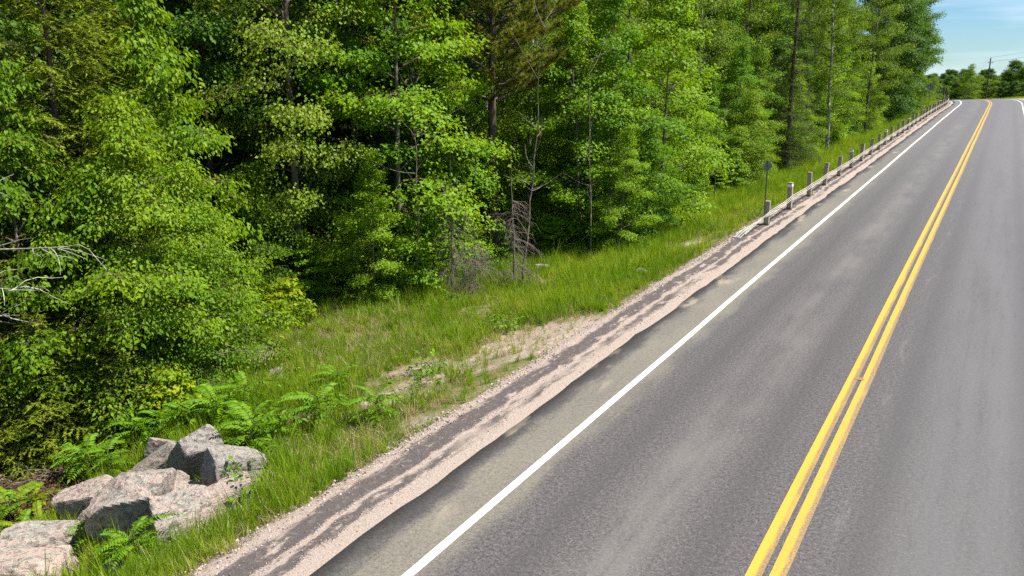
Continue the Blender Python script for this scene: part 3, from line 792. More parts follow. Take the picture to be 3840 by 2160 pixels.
# the rest of the wood, row by row behind its edge
rows = {'aspen_a': ('aspen_tree', 'leafy aspen standing in the wood along the bank'), 'aspen_b': ('aspen_tree', 'pale-stemmed aspen standing in the wood along the bank'),
        'maple_a': ('maple_tree', 'tall green maple standing back in the wood'), 'maple_b': ('maple_tree', 'small green maple growing at the edge of the wood'),
        'deep_a': ('tall_tree', 'dark leafy tree standing deep in the wood'), 'spruce': ('spruce_tree', 'dark spruce standing deep in the wood'),
        'cherry_a': ('cherry_tree', 'tree with drooping leaves at the edge of the wood')}
taken = [(o.location.x, o.location.y) for o in bpy.data.objects if o.type == 'EMPTY']
POCKET = at(930, 24.5)          # shade between bright bush and aspen, put in by darker-leaved trees
def fill(s, lat, kinds, wts, smin, smax, gap):
    x, y = [float(v) for v in road_point(s, lat)]
    if any((x - a) ** 2 + (y - b) ** 2 < gap * gap for a, b in taken): return
    taken.append((x, y))
    k = RNG.choice(kinds, p=wts)
    if (x - POCKET[0]) ** 2 + (y - POCKET[1]) ** 2 < 36: k = 'deep_a'  # darker leaf colour replaces shade inside the pocket
    nm, lb = rows[k]
    tree(k, nm, (x, y), RNG.uniform(smin, smax), lb, group=lb)
for row in range(9):
    s = 0.0 + RNG.random()
    while s < (165 if row < 5 else 85):
        off = [1.2, 3.4, 6.2, 9.5, 13.5, 18.5, 24, 31, 39][row]
        lat = float(forest_edge(s)) - off + RNG.normal(0, 0.5)
        if s < 18 and row < 2:
            s += 2.5; continue
        if row == 0: fill(s, lat, ['maple_b', 'aspen_a', 'cherry_a'], [0.45, 0.3, 0.25], 0.55, 0.95, 2.0)
        elif row == 1: fill(s, lat, ['maple_a', 'aspen_a', 'aspen_b', 'spruce'], [0.25, 0.40, 0.28, 0.07], 0.8, 1.05, 2.0)
        elif row == 2: fill(s, lat, ['maple_a', 'aspen_a', 'aspen_b', 'deep_a', 'spruce'], [0.2, 0.3, 0.25, 0.15, 0.10], 0.9, 1.1, 2.2)
        else: fill(s, lat, ['maple_a', 'aspen_b', 'deep_a', 'spruce'], [0.2, 0.2, 0.45, 0.15], 0.95, 1.15, 2.4)
        s += [3.0, 3.2, 3.6, 4.2, 5.0, 6.0, 6, 6, 6][row] * RNG.uniform(0.8, 1.2) * (1.0 if s < 70 else 1.35)
# shrubs and saplings fringing the wood
s = 15.5
while s < 140:
    lat = float(forest_edge(s)) + RNG.uniform(-0.9, 0.25)
    x, y = [float(v) for v in road_point(s, lat)]
    k = RNG.choice(['bush_b', 'sap_a', 'bush_a'], p=[0.42, 0.42, 0.16])
    if 21.5 < s < 26.5: k = 'sap_a'
    nm, lb, cat = {'bush_b': ('leafy_bush', 'small-leaved shrub fringing the wood above the grass', 'bush'), 'sap_a': ('maple_sapling', 'maple sapling fringing the wood above the grass', 'sapling'),
                   'bush_a': ('leafy_bush', 'larger leafy shrub fringing the wood above the grass', 'bush')}[k]
    tree(k, nm, (x, y), RNG.uniform(0.45, 0.85), lb, cat, lb)
    s += RNG.uniform(0.7, 1.6) * (1 if s < 50 else 1.8)
# ------------------------------------------------------------------ saplings, sumac and ferns
def disp(px, py): return spot(px * 1.4907, py * 1.4907)      # points read off a 2576 wide view
for (px, py, sc) in ((728, 812, 0.75), (700, 835, 0.55), (772, 828, 0.5), (690, 800, 0.6)):
    tree('sap_y', 'maple_sapling', disp(px, py), sc, 'yellowish maple sapling in the grass beside the leaning bright bush', 'sapling', 'yellow saplings in the grass')
for (px, py, sc) in ((70, 1105, 0.8), (30, 1080, 0.9), (120, 1095, 0.7), (300, 1010, 0.7), (440, 1075, 0.75), (400, 1085, 0.6), (20, 1010, 0.9), (240, 1010, 0.8)):
    tree('sap_y', 'maple_sapling', disp(px, py), sc, 'yellow-green maple sapling among the firs above the boulders', 'sapling', 'saplings above the boulders')
for (px, py, sc) in ((1255, 655, 0.55), (1230, 640, 0.5), (1290, 632, 0.45), (1080, 690, 0.75), (1120, 680, 0.7), (1040, 700, 0.7), (980, 705, 0.7), (1390, 655, 0.6), (1440, 640, 0.65), (1490, 630, 0.6), (900, 718, 0.6), (840, 728, 0.5)):
    tree('sap_a', 'maple_sapling', disp(px, py), sc, 'low maple sapling in front of the dark wood near the pine', 'sapling', 'saplings near the pine')

def frond_mesh(name, L, pairs, leaf, mat, arch=0.55, wide=0.26):
    s = np.linspace(0, 1, 8)
    rx, rz_ = L * s * (1 - 0.12 * s * s), L * (0.35 * s - arch * s * s)
    line = np.stack([rx, 0 * rx, rz_], -1)
    P_, D_, N_, S_ = [], [], [], []
    for i in range(pairs):
        u = 0.14 + 0.84 * i / (pairs - 1)
        p = np.array([np.interp(u, s, line[:, k]) for k in range(3)])
        ln = leaf * math.sin(pi * (0.18 + 0.72 * u)) ** 0.7
        for sg in (-1, 1):
            P_.append(p); D_.append([0.45, sg, -0.22 + RNG.normal(0, 0.1)]); N_.append([RNG.normal(0, 0.2), sg * 0.25, 1]); S_.append(ln * RNG.uniform(0.85, 1.1))
    P_.append(line[-1]); D_.append(line[-1] - line[-2]); N_.append([0, 0, 1]); S_.append(leaf * 0.8)
    T = LEAF_RHOMB
    lm = leaves_mesh(name, T, P_, np.array(D_, float), np.array(N_, float), np.array(S_), mat, np.clip(RNG.normal(0.55, 0.2, len(P_)), 0, 1), wid=wide / 0.30)
    import bmesh
    bm = bmesh.new(); bm.from_mesh(lm)
    tb = tubes_mesh(name + '_r', [(line, np.linspace(0.006, 0.002, 8))], M['stem_green'], 3)
    k = len(lm.materials); bm2 = bmesh.new(); bm2.from_mesh(tb)
    for f in bm2.faces: f.material_index = 1
    bm2.to_mesh(tb); bm.from_mesh(tb)
    for f in list(bm.faces)[-len(tb.polygons):]: f.material_index = 1
    bm.to_mesh(lm); bm.free(); bm2.free()
    lm.materials.append(M['stem_green'])
    return lm
FROND = [frond_mesh('sumac_frond', 0.56, 14, 0.115, M['sumac'], 0.6, 0.19), frond_mesh('sumac_frond_b', 0.46, 12, 0.105, M['sumac'], 0.8, 0.19), frond_mesh('fern_frond', 0.60, 17, 0.10, M['sumac'], 0.65, 0.22),
         frond_mesh('pale_frond', 0.55, 14, 0.105, M['young'], 0.6, 0.24)]
def pinnate(nm, xy, sc, label, group, kinds=(0, 1), n=9, hs=0.55, cat='shrub'):
    x, y = xy
    root = empty(nm, (x, y, gz(x, y) - 0.02), RNG.random() * 6.28, sc)
    tag(root, label, cat, group)
    line = curve((0, 0, -0.05), RNG.random() * 6, 1.35, hs, 5, 0, 0.05)
    link('stem', tubes_mesh('stem', [(line, np.linspace(0.014, 0.007, 5))], M['stem_green'], 5), root)
    for i in range(n):
        u = 0.35 + 0.65 * (i + 0.5) / n
        p = lerp_at(line, u)
        link('frond', FROND[kinds[i % len(kinds)]], root, p, (RNG.normal(0, 0.15), -0.65 * (u - 0.35) - RNG.uniform(-0.05, 0.25), i * 2.4 + RNG.normal(0, 0.2)), (RNG.uniform(0.75, 1.15),) * 3)
    return root
for (px, py, sc, lb) in ((618, 1168, 1.55, 'large sumac shading the round boulder'), (655, 1135, 1.35, 'sumac at the top of the grass slope beside the boulders'),
                         (570, 1085, 1.35, 'sumac behind the round boulder, below the dark hollow'), (620, 1050, 1.2, 'sumac below the grey rock in the grass'),
                         (783, 1090, 1.3, 'lone sumac in the middle of the roadside grass'), (958, 1070, 1.05, 'small sumac by the bare stony patch'),
                         (838, 990, 0.95, 'little sumac among dry grass, up the bank from the lone one'),
                         (255, 1395, 1.15, 'leafy sumac in front of the largest lichen boulder'), (365, 1430, 1.1, 'pale sumac at the foot of the boulder pile')):
    pinnate('sumac', disp(px, py), sc * 1.0, lb, 'sumacs round the boulders', (0, 1), 17)
for (px, py, sc) in ((400, 1098, 1.0), (340, 1115, 0.95), (460, 1085, 1.0), (300, 1090, 0.9), (500, 1050, 0.8), (240, 1185, 0.9), (285, 1195, 0.85), (210, 1175, 0.7)):
    pinnate('sumac', disp(px, py + 15), sc * 1.25, 'bright green sumac growing between the firs and the boulder pile', 'sumacs behind the boulder pile', (0, 1), 14)
for (px, py, sc) in ((95, 1330, 0.85), (60, 1345, 0.8), (140, 1335, 0.7), (20, 1395, 0.7), (30, 1290, 0.9), (75, 1280, 0.9)):
    pinnate('fern', disp(px, py), sc * 1.3, 'bright fern clump beside the flat grey rock with roots', 'ferns by the flat rock', (2, 3), 10, 0.2, 'fern')
for i in range(46):
    s = RNG.uniform(8, 38); f = float(forest_edge(s)); lat = RNG.uniform(f + 0.1, f + 1.6) if i % 3 else RNG.uniform(f, EDGE - 0.8)
    x, y = [float(v) for v in road_point(s, lat)]
    tree('weed', 'broadleaf_weed', (x, y), RNG.uniform(0.6, 1.2), 'small leafy weed growing in the roadside grass', 'weed', 'weeds in the roadside grass')

# ------------------------------------------------------------------ boulders
t = NT('granite')
tcn = t.add('ShaderNodeTexCoord').outputs['Object']; oi = t.add('ShaderNodeObjectInfo')
off = t.add('ShaderNodeVectorMath', operation='ADD'); t.l.new(tcn, off.inputs[0])
cmb = t.add('ShaderNodeCombineXYZ'); rr_ = t.math('MULTIPLY', oi.outputs['Random'], 30.0); t.l.new(rr_, cmb.inputs[0]); t.l.new(cmb.outputs[0], off.inputs[1])
v = off.outputs[0]
n1 = t.noise(v, 2.6, 5, 0.6, 0.5); n2 = t.noise(v, 34, 4, 0.7); n3 = t.noise(v, 7, 4, 0.6)
grey = t.ramp(n2, [(0.3, (0.15, 0.135, 0.12)), (0.5, (0.30, 0.272, 0.24)), (0.7, (0.42, 0.385, 0.34))])
pinkc = t.ramp(n2, [(0.3, (0.25, 0.175, 0.145)), (0.5, (0.42, 0.325, 0.28)), (0.7, (0.53, 0.44, 0.39))])
c = t.mix(t.smooth(t.math('ADD', n1, t.math('MULTIPLY', t.math('SUBTRACT', oi.outputs['Random'], 0.5), 0.35)), 0.40, 0.60), grey, pinkc)
c = t.mix(t.math('MULTIPLY', t.smooth(n3, 0.50, 0.66), 0.65), c, (0.085, 0.070, 0.058))
vo = t.add('ShaderNodeTexVoronoi'); t.l.new(v, vo.inputs['Vector']); vo.inputs['Scale'].default_value = 7.0
lich = t.math('MULTIPLY', t.smooth(t.math('ADD', vo.outputs['Distance'], t.math('MULTIPLY', t.math('SUBTRACT', n2, 0.5), 0.35)), 0.36, 0.26), t.smooth(n1, 0.50, 0.42))
c = t.mix(t.math('MULTIPLY', lich, 0.8), c, (0.40, 0.41, 0.33))
wvr = t.noise(t.mapping(v, (1, 1, 3)), 1.6, 3, 0.5, 1.5)
fis = t.smooth(t.math('ABSOLUTE', t.math('SUBTRACT', wvr, 0.5)), 0.012, 0.002)
c = t.mix(t.math('MULTIPLY', fis, 0.8), c, (0.035, 0.028, 0.024))
t.principled(c, 0.92, 0.2, t.bump(t.math('ADD', n3, t.math('MULTIPLY', n2, 0.5)), 0.9, 0.05))
M['granite'] = t.m
import bmesh
def ico(sub):
    bm = bmesh.new(); bmesh.ops.create_icosphere(bm, subdivisions=sub, radius=1.0)
    V = np.array([v.co[:] for v in bm.verts]); F = [[v.index for v in f.verts] for f in bm.faces]
    bm.free(); return V, F
ICO4, ICO2, ICO1 = ico(5), ico(2), ico(1)
def rock_mesh(name, planes=11, soft=0.10, base=ICO4, seed=0, rough=0.028):
    g = np.random.default_rng(seed)
    V, F = base
    ax_ = np.concatenate([np.eye(3), -np.eye(3)]) + g.normal(0, 0.26, (6, 3))
    n = unit(np.concatenate([ax_, g.normal(0, 1, (max(1, planes - 7), 3))])); d = np.concatenate([g.uniform(0.50, 0.76, 6), g.uniform(0.58, 0.78, max(1, planes - 7))])
    dots = V @ n.T
    r = np.where(dots > 0.05, d / np.maximum(dots, 0.05), 9.0)
    r = np.minimum(r, 1.12)
    k = 3.2 / max(soft, 1e-3)
    rs = -np.log(np.exp(-k * r).sum(1) + math.exp(-k * 1.12)) / k
    q = V * rs[:, None]
    nn = (fbm(q[:, 0] * 2.3 + seed, q[:, 1] * 2.3 + q[:, 2] * 1.9, 4) - 0.5) * 2
    n2_ = (fbm(q[:, 2] * 6.3 + seed, q[:, 0] * 5.1 + q[:, 1] * 4.4, 3) - 0.5) * 2
    q = q * (1 + rough * 1.5 * nn + rough * 1.5 * n2_)[:, None]
    return mesh_faces(name, q, F, M['granite'], smooth=False)
ROCKS = []
def boulder(px, py, w, h, label, seed, dep=0.85, rot=(0, 0, 0), up=0.0, ppm=156.0, soft=0.03, hk=0.62, planes=11):
    x, y = disp(px + (4 if py < 1330 and ppm > 150 else 0), py + h * 0.40 + (30 if py < 1330 and ppm > 150 else 0))
    sx, sz = w / ppm / 2 * 1.22, h / ppm / 2 * 1.50 * (0.5 + hk)
    o = link('boulder', rock_mesh('boulder', planes, soft, seed=seed), None, (x, y, gz(x, y) + sz * 0.45 + up), None, (sx, sx * dep, sz))
    o.rotation_euler = (rot[0], rot[1], YAW + rot[2])
    tag(o, label, 'boulder'); ROCKS.append((x, y, sx * 0.8))
    return o
boulder(350, 1268, 165, 150, 'largest boulder of the pile, pink granite spotted with pale lichen', 3, rot=(0.1, 0.15, 0.3), up=0.1)
boulder(492, 1150, 135, 125, 'rounded boulder half in the shade of the large sumac', 12, rot=(0.2, -0.1, 0.8), up=0.22, soft=0.12)
boulder(225, 1245, 135, 95, 'lichen-covered boulder leaning against the largest one', 5, rot=(0, -0.2, 0.2), up=0.02)
boulder(240, 1290, 110, 60, 'low grey stone wedged under the lichen-covered boulder', 6, rot=(0, 0.2, 0.5))
boulder(402, 1118, 95, 75, 'grey pointed rock at the back of the boulder pile', 7, rot=(0.1, 0.2, 0.1), up=0.15)
boulder(385, 1165, 150, 75, 'pale slanted slab between the grey pointed rock and the largest boulder', 8, rot=(0.25, -0.45, 0.2), up=0.12, dep=0.5, soft=0.04)
boulder(585, 1180, 125, 115, 'dark shaded boulder under the sumac leaves', 9, rot=(0.1, 0.1, 0.4), up=0.1)
boulder(350, 1192, 66, 40, 'small reddish stone under the slanted slab', 10, rot=(0, 0.3, 0.9), up=0.1, soft=0.03)
boulder(428, 1228, 85, 75, 'wedge-shaped grey stone behind the largest boulder', 21, rot=(0.3, 0.2, 0.4), up=0.10)
boulder(492, 1222, 115, 52, 'flat dark stone in the hollow of the pile', 22, rot=(0, 0, 0.1), up=0.05)
boulder(470, 1246, 110, 58, 'squarish reddish block in the middle of the pile', 23, rot=(0, 0.05, -0.1), up=0.12, soft=0.03, planes=8)
boulder(455, 1298, 150, 80, 'pale broken block with a red-brown face at the front of the pile', 24, rot=(0.1, -0.2, 0.45), up=0.08, soft=0.03, planes=9)
boulder(548, 1248, 200, 60, 'long pale slab along the grass edge of the pile', 25, rot=(0.0, -0.30, 0.62), up=0.05, dep=0.40, soft=0.04, planes=9)
boulder(85, 1375, 180, 85, 'flat grey rock covered with dead roots', 26, rot=(0, 0.0, 0.3), dep=0.7)
boulder(95, 1447, 200, 75, 'pale smooth rock in the grass below the flat rooty one', 27, rot=(0, 0, 0.1), soft=0.14, up=-0.02)
boulder(305, 1437, 90, 40, 'low stone sunk in grass beside the pale sumac', 28, up=-0.05)
boulder(540, 945, 55, 50, 'lone brown boulder under the small-leaved bush', 29, ppm=118, soft=0.12)
boulder(694, 948, 44, 44, 'rounded grey rock half hidden in the bank grass', 30, ppm=118, soft=0.12)
boulder(1362, 678, 52, 26, 'pale stone at the wood edge beyond the pine', 31, ppm=78, soft=0.08)
boulder(1620, 690, 34, 16, 'small dark stone in the grass by the gravel', 32, ppm=72, soft=0.08)
for i, (px, py, w) in enumerate(((180, 1330, 30), (430, 1352, 34), (520, 1290, 30), (330, 1350, 26), (210, 1400, 40), (600, 1215, 40), (150, 1290, 28))):
    boulder(px, py, w, w * 0.7, 'small loose stone lying round the boulder pile', 40 + i)['group'] = 'loose stones round the pile'

# ------------------------------------------------------------------ dead brush, bare limbs
def brush(nm, xy, R, n, label, needles=True, seed=0, hgt=0.5, mat='twig', nmat='rust'):
    x, y = xy
    root = empty(nm, (x, y, gz(x, y)), 0, 1.0); tag(root, label, 'brush')
    lines, NP, ND = [], [], []
    for i in range(n):
        p0 = np.array([RNG.normal(0, R * 0.5), RNG.normal(0, R * 0.5), 0.02])
        B = curve(p0, RNG.random() * 6.28, RNG.uniform(-0.05, 0.7) * hgt * 1.6, RNG.uniform(0.4, 1.1) * R, 5, 0.3, 0.12)
        lines.append((B, np.linspace(0.009, 0.003, 5)))
        for j in range(3):
            C = curve(lerp_at(B, RNG.uniform(0.3, 0.9)), RNG.random() * 6.28, RNG.uniform(-0.3, 0.6), RNG.uniform(0.2, 0.45), 4, 0.3, 0.1)
            lines.append((C, np.linspace(0.005, 0.002, 4)))
            m = 34
            u = RNG.random(m)[:, None]
            NP.append(C[0] * (1 - u) + C[-1] * u + RNG.normal(0, 0.02, (m, 3))); ND.append(unit(C[-1] - C[0]) + RNG.normal(0, 0.6, (m, 3)))
    link('twigs', tubes_mesh('brush_twigs', lines, M[mat], 3), root)
    if needles:
        Pn, Dn = np.concatenate(NP), np.concatenate(ND)
        link('needles', leaves_mesh('brush_needles', NEEDLE, Pn, Dn, RNG.normal(0, 1, Pn.shape), 0.055 * RNG.uniform(0.6, 1.3, len(Pn)), M[nmat], wid=1.2), root)
brush('dead_brush', disp(150, 1165), 0.8, 26, 'rust-red dead fir boughs under the young firs')
brush('dead_brush', disp(150, 1260), 0.7, 26, 'rust-red dead fir boughs beside the lichen-covered boulder')
brush('dead_brush', disp(1240, 692), 1.3, 46, 'reddish dead brush heaped at the foot of the pine')
brush('dead_brush', disp(420, 1010), 1.1, 46, 'tangle of dead brown twigs in the dark hollow above the sumac', nmat='litter')
brush('dead_brush', disp(110, 1215), 0.9, 40, 'grey dead twigs lying left of the rusty boughs', needles=False, mat='dead_wood')
brush('dead_brush', disp(75, 1365), 0.7, 26, 'dead roots and twigs sprawling over the flat rock', needles=False, mat='dead_wood', hgt=0.25)
brush('dead_brush', disp(1120, 690), 1.2, 44, 'grey fallen twigs before the dead spruces', needles=False, mat='dead_wood')
brush('dead_brush', disp(1330, 660), 1.2, 40, 'grey dead sticks lying past the pine trunk', needles=False, mat='dead_wood')
x, y = at(-260, 12.6, 2)
root = empty('bare_tree', (x, y, gz(x, y))); tag(root, 'bare dead tree reaching pale grey limbs past the leaves', 'tree')
TP, TR = trunk_line(6.0, 0.09, 0.02, 0.05)
link('trunk', tubes_mesh('bare_trunk', [(TP, TR)], M['bark_pale'], 8), root)
lines = []
for z_, L, e in ((4.25, 2.6, -0.02), (3.75, 1.9, -0.12), (3.0, 1.5, 0.1), (4.9, 1.4, 0.3)):
    p0 = np.array([np.interp(z_, TP[:, 2], TP[:, k]) for k in range(3)])
    B = curve(p0, YAW + RNG.normal(-0.1, 0.1), e, L, 8, -0.06, 0.04)
    lines.append((B, np.linspace(0.026, 0.007, 8)))
    for j in range(9):
        s = RNG.uniform(0.35, 1.0)
        C = curve(lerp_at(B, s), YAW + RNG.choice([-1, 1]) * RNG.uniform(0.4, 1.1), RNG.uniform(-0.5, 0.7), RNG.uniform(0.3, 0.9), 5, 0.1, 0.1)
        lines.append((C, np.linspace(0.009, 0.003, 5)))
link('limbs', tubes_mesh('bare_limbs', lines, M['bark_pale'], 5), root)
# slim pale stems at the forest edge
for (px, d, H, lb) in ((1962, 21.3, 8.0, 'thin leaning pale stem right of the pine'), (2222, 24.2, 7.5, 'thin straight pale stem in front of the bright maple'), (2365, 27.0, 4.2, 'crooked pale stem at the edge of the wood'),
                       (2690, 35.5, 5.0, 'short brown stem at the edge of the grass near the diamond marker'), (1555, 21.0, 7.0, 'thin grey stem left of the dead spruces')):
    x, y = at(px, d)
    root = empty('slim_tree', (x, y, gz(x, y))); tag(root, lb, 'tree')
    TP, TR = trunk_line(H, 0.034, 0.05, 0.35)
    link('trunk', tubes_mesh('slim_trunk', [(TP, TR)], M['bark_grey' if d < 30 else 'bark_brown'], 7), root)
    lines = []
    for j in range(16):
        z_ = RNG.uniform(0.25, 0.98) * H
        p0 = np.array([np.interp(z_, TP[:, 2], TP[:, k]) for k in range(3)])
        B = curve(p0, RNG.random() * 6.28, RNG.uniform(0, 0.9), RNG.uniform(0.4, 1.5), 6, -0.15, 0.08)
        lines.append((B, np.linspace(0.013, 0.004, 6)))
    link('branches', tubes_mesh('slim_branches', lines, M['dead_wood'], 4), root)

# ------------------------------------------------------------------ cable guard rail
def box_mesh(name, sx, sy, sz, mat, bev=0.0, z0=0.0):
    bm = bmesh.new(); bmesh.ops.create_cube(bm, size=1.0)
    for v_ in bm.verts: v_.co = (v_.co.x * sx, v_.co.y * sy, (v_.co.z + 0.5) * sz + z0)
    if bev: bmesh.ops.bevel(bm, geom=bm.edges[:], offset=bev, segments=2, affect='EDGES')
    me = bpy.data.meshes.new(name); bm.to_mesh(me); bm.free(); me.materials.append(mat); return me
t = NT('weathered_timber')
tcn = t.add('ShaderNodeTexCoord').outputs['Object']
oi = t.add('ShaderNodeObjectInfo')
n = t.noise(t.mapping(tcn, (14, 14, 1.2)), 2.0, 5, 0.65); n2 = t.noise(tcn, 5, 3)
c = t.ramp(n, [(0.3, (0.22, 0.18, 0.135)), (0.55, (0.38, 0.325, 0.255)), (0.75, (0.50, 0.44, 0.36))])
c = t.mix(t.math('MULTIPLY', t.smooth(n2, 0.5, 0.75), 0.4), c, (0.20, 0.175, 0.15))
c = t.mix(t.math('MULTIPLY', oi.outputs['Random'], 0.35), c, (0.30, 0.25, 0.195))
sp_ = t.add('ShaderNodeSeparateXYZ'); t.l.new(tcn, sp_.inputs[0])
c = t.mix(t.math('MULTIPLY', t.smooth(t.math('ADD', sp_.outputs[2], t.math('MULTIPLY', n2, 0.1)), 0.20, 0.06), 0.75), c, (0.05, 0.043, 0.04))  # shade at the post foot painted into the timber colour
t.principled(c, 0.9, 0.15, t.bump(n, 0.5, 0.01))
M['timber'] = t.m
t = NT('galvanised_steel'); n = t.noise(None, 30, 3); t.principled(t.ramp(n, [(0.3, (0.30, 0.30, 0.285)), (0.7, (0.48, 0.48, 0.46))]), 0.5, 0.5, metal=0.25); M['steel'] = t.m
t = NT('wire_rope'); n = t.noise(None, 60, 3); t.principled(t.ramp(n, [(0.3, (0.36, 0.34, 0.28)), (0.7, (0.60, 0.58, 0.48))]), 0.6, 0.4); M['rope'] = t.m
t = NT('sign_back'); n = t.noise(None, 4, 3); t.principled(t.ramp(n, [(0.3, (0.20, 0.215, 0.22)), (0.7, (0.27, 0.285, 0.29))]), 0.45, 0.5, metal=0.4); M['sign_back'] = t.m
t = NT('sign_yellow'); n = t.noise(None, 6, 3); t.principled(t.ramp(n, [(0.3, (0.72, 0.48, 0.03)), (0.7, (0.78, 0.54, 0.04))]), 0.4, 0.5); M['sign_yellow'] = t.m
t = NT('reflective_tape'); n = t.noise(None, 20, 3); t.principled(t.ramp(n, [(0.3, (0.70, 0.72, 0.74)), (0.7, (0.82, 0.84, 0.86))]), 0.35, 0.5); M['tape'] = t.m
t = NT('dark_steel'); n = t.noise(None, 8, 3); t.principled(t.ramp(n, [(0.3, (0.10, 0.11, 0.10)), (0.7, (0.16, 0.17, 0.16))]), 0.5, 0.4, metal=0.3); M['dark_steel'] = t.m

RAIL_LAT = -5.17
Y1, STEP = 31.1, 3.81
rail = empty('cable_guardrail', (*[float(v) for v in road_point(Y1, RAIL_LAT)], float(road_z(Y1))))
tag(rail, 'cable guard rail on square timber posts along the gravel verge', 'guardrail')
post_me = box_mesh('guard_post', 0.17, 0.19, 1.30, M['timber'], 0.012, z0=-0.28)
tape_me = box_mesh('tape_band', 0.177, 0.197, 0.10, M['tape'], 0.003)
ph = []
inv = np.array(rail.location)
for i in range(31):
    s = Y1 + i * STEP
    x, y = [float(v) for v in road_point(s, RAIL_LAT + RNG.normal(0, 0.02))]
    z_ = float(road_z(s, RAIL_LAT)) - 0.03
    a = float(np.clip((s - S0) / RAD, 0, AMAX))
    po = link('post', post_me, rail, (x - inv[0], y - inv[1], z_ - inv[2]), (RNG.normal(0, 0.035), RNG.normal(0.02, 0.035), a + RNG.normal(0, 0.06)), (1, 1, (0.84 if i == 0 else RNG.uniform(0.96, 1.04))))
    if i % 4 == 1: link('reflective_band', tape_me, po, (0, 0, 0.86))
    ph.append((x, y, z_, a))
for h_ in (0.57, 0.50, 0.43):
    pts = []
    ax, ay = [float(v) for v in road_point(28.6, RAIL_LAT - 0.25 + (h_ - 0.5) * 2.2)]
    pts.append((ax - inv[0], ay - inv[1], float(road_z(28.6)) + 0.06 - inv[2]))
    for i, (x, y, z_, a) in enumerate(ph):
        q = (x + 0.115 * cos(a) - inv[0], y + 0.115 * sin(a) - inv[1], z_ + h_ * (0.90 if i == 0 else 1) - inv[2])
        if i > 0:
            p_ = pts[-1]
            for u in (0.25, 0.5, 0.75):
                pts.append(tuple(p_[k] * (1 - u) + q[k] * u - (0.025 * 4 * u * (1 - u) if k == 2 else 0) for k in range(3)))
        pts.append(q)
    pts = np.array(pts)
    link('cable', tubes_mesh('cable', [(pts, np.full(len(pts), 0.012))], M['rope'], 5), rail)
an = []
for k in (-1, 0, 1):
    ax, ay = [float(v) for v in road_point(28.25, RAIL_LAT - 0.28 + k * 0.09)]
    b_ = np.array([ax, ay, float(road_z(28.25)) - 0.02]) - inv
    e_ = b_ + np.array([0.10, 1.05, 0.20])
    link('anchor_rod', tubes_mesh('anchor_rod', [(np.array([b_, b_ * 0.5 + e_ * 0.5, e_]), [0.018, 0.018, 0.014])], M['steel'], 6), rail)
ax, ay = [float(v) for v in road_point(28.2, RAIL_LAT - 0.28)]
link('anchor_block', box_mesh('anchor_block', 0.26, 0.12, 0.10, M['steel'], 0.012, z0=-0.05), rail, (ax - inv[0], ay - inv[1], float(road_z(28.2)) - 0.02 - inv[2]))

# ------------------------------------------------------------------ signs, marker, pole
def diamond(nm, xy, H, half, label, round_=0.12, rz=0.0, pw=0.05):
    x, y = xy
    root = empty(nm, (x, y, gz(x, y)), rz); tag(root, label, 'sign')
    link('post', box_mesh('sign_post', pw, pw * 0.7, H + 0.4, M['dark_steel'], 0.006, z0=-0.4), root)
    bm = bmesh.new(); vs_ = []
    for k in range(4):
        a = k * pi / 2
        for da in (-round_, round_):
            r = half * (1 - abs(da) * 0.6)
            vs_.append(bm.verts.new((r * cos(a + da), 0, H - half + r * sin(a + da) + half * 0.05)))
    f = bm.faces.new(vs_); r_ = bmesh.ops.extrude_face_region(bm, geom=[f])
    for v_ in r_['geom']:
        if isinstance(v_, bmesh.types.BMVert): v_.co.y += 0.006
    bm.normal_update()
    for f_ in bm.faces: f_.material_index = 1 if f_.calc_center_median().y > 0.0055 else 0
    me = bpy.data.meshes.new('sign_plate'); bm.to_mesh(me); bm.free(); me.materials.append(M['sign_back']); me.materials.append(M['sign_yellow'])
    link('plate', me, root, (0, pw * 0.36, 0))
    for zz in (H - half * 0.55, H - half * 1.45):
        link('bolt', box_mesh('bolt', 0.025, 0.02, 0.025, M['steel']), root, (0, -pw * 0.37, zz))
x, y = spot(2868, 800); x, y = float(x) - 0.55, float(y) + 0.5
diamond('marker_sign', at(2867, 27.6, 0.8), 2.05, 0.21, 'small grey-backed marker sign behind the first guard post', 0.28)
diamond('warning_sign', at(3482, 80, 3), 3.3, 0.46, 'grey back of a diamond warning sign near the end of the rail', 0.10)
x, y = at(3529, 104, 3)
root = empty('direction_sign', (x, y, gz(x, y)), -0.25); tag(root, 'dark back of a wide low sign board beyond the diamond sign', 'sign')
link('board', box_mesh('sign_board', 1.3, 0.03, 0.75, M['dark_steel'], 0.01, z0=1.5), root)
for sx_ in (-0.4, 0.4): link('post', box_mesh('board_post', 0.08, 0.08, 2.6, M['timber'], 0.01, z0=-0.4), root, (sx_, -0.07, 0))
x, y = spot(3093, 580)
mk = link('marker_stake', box_mesh('marker_stake', 0.09, 0.04, 0.75, M['tape'], 0.006, z0=-0.2), None, (x, y, gz(x, y)), (0.03, 0.05, 0.3))
tag(mk, 'short white marker stake in the grass below the dark spruce', 'marker')

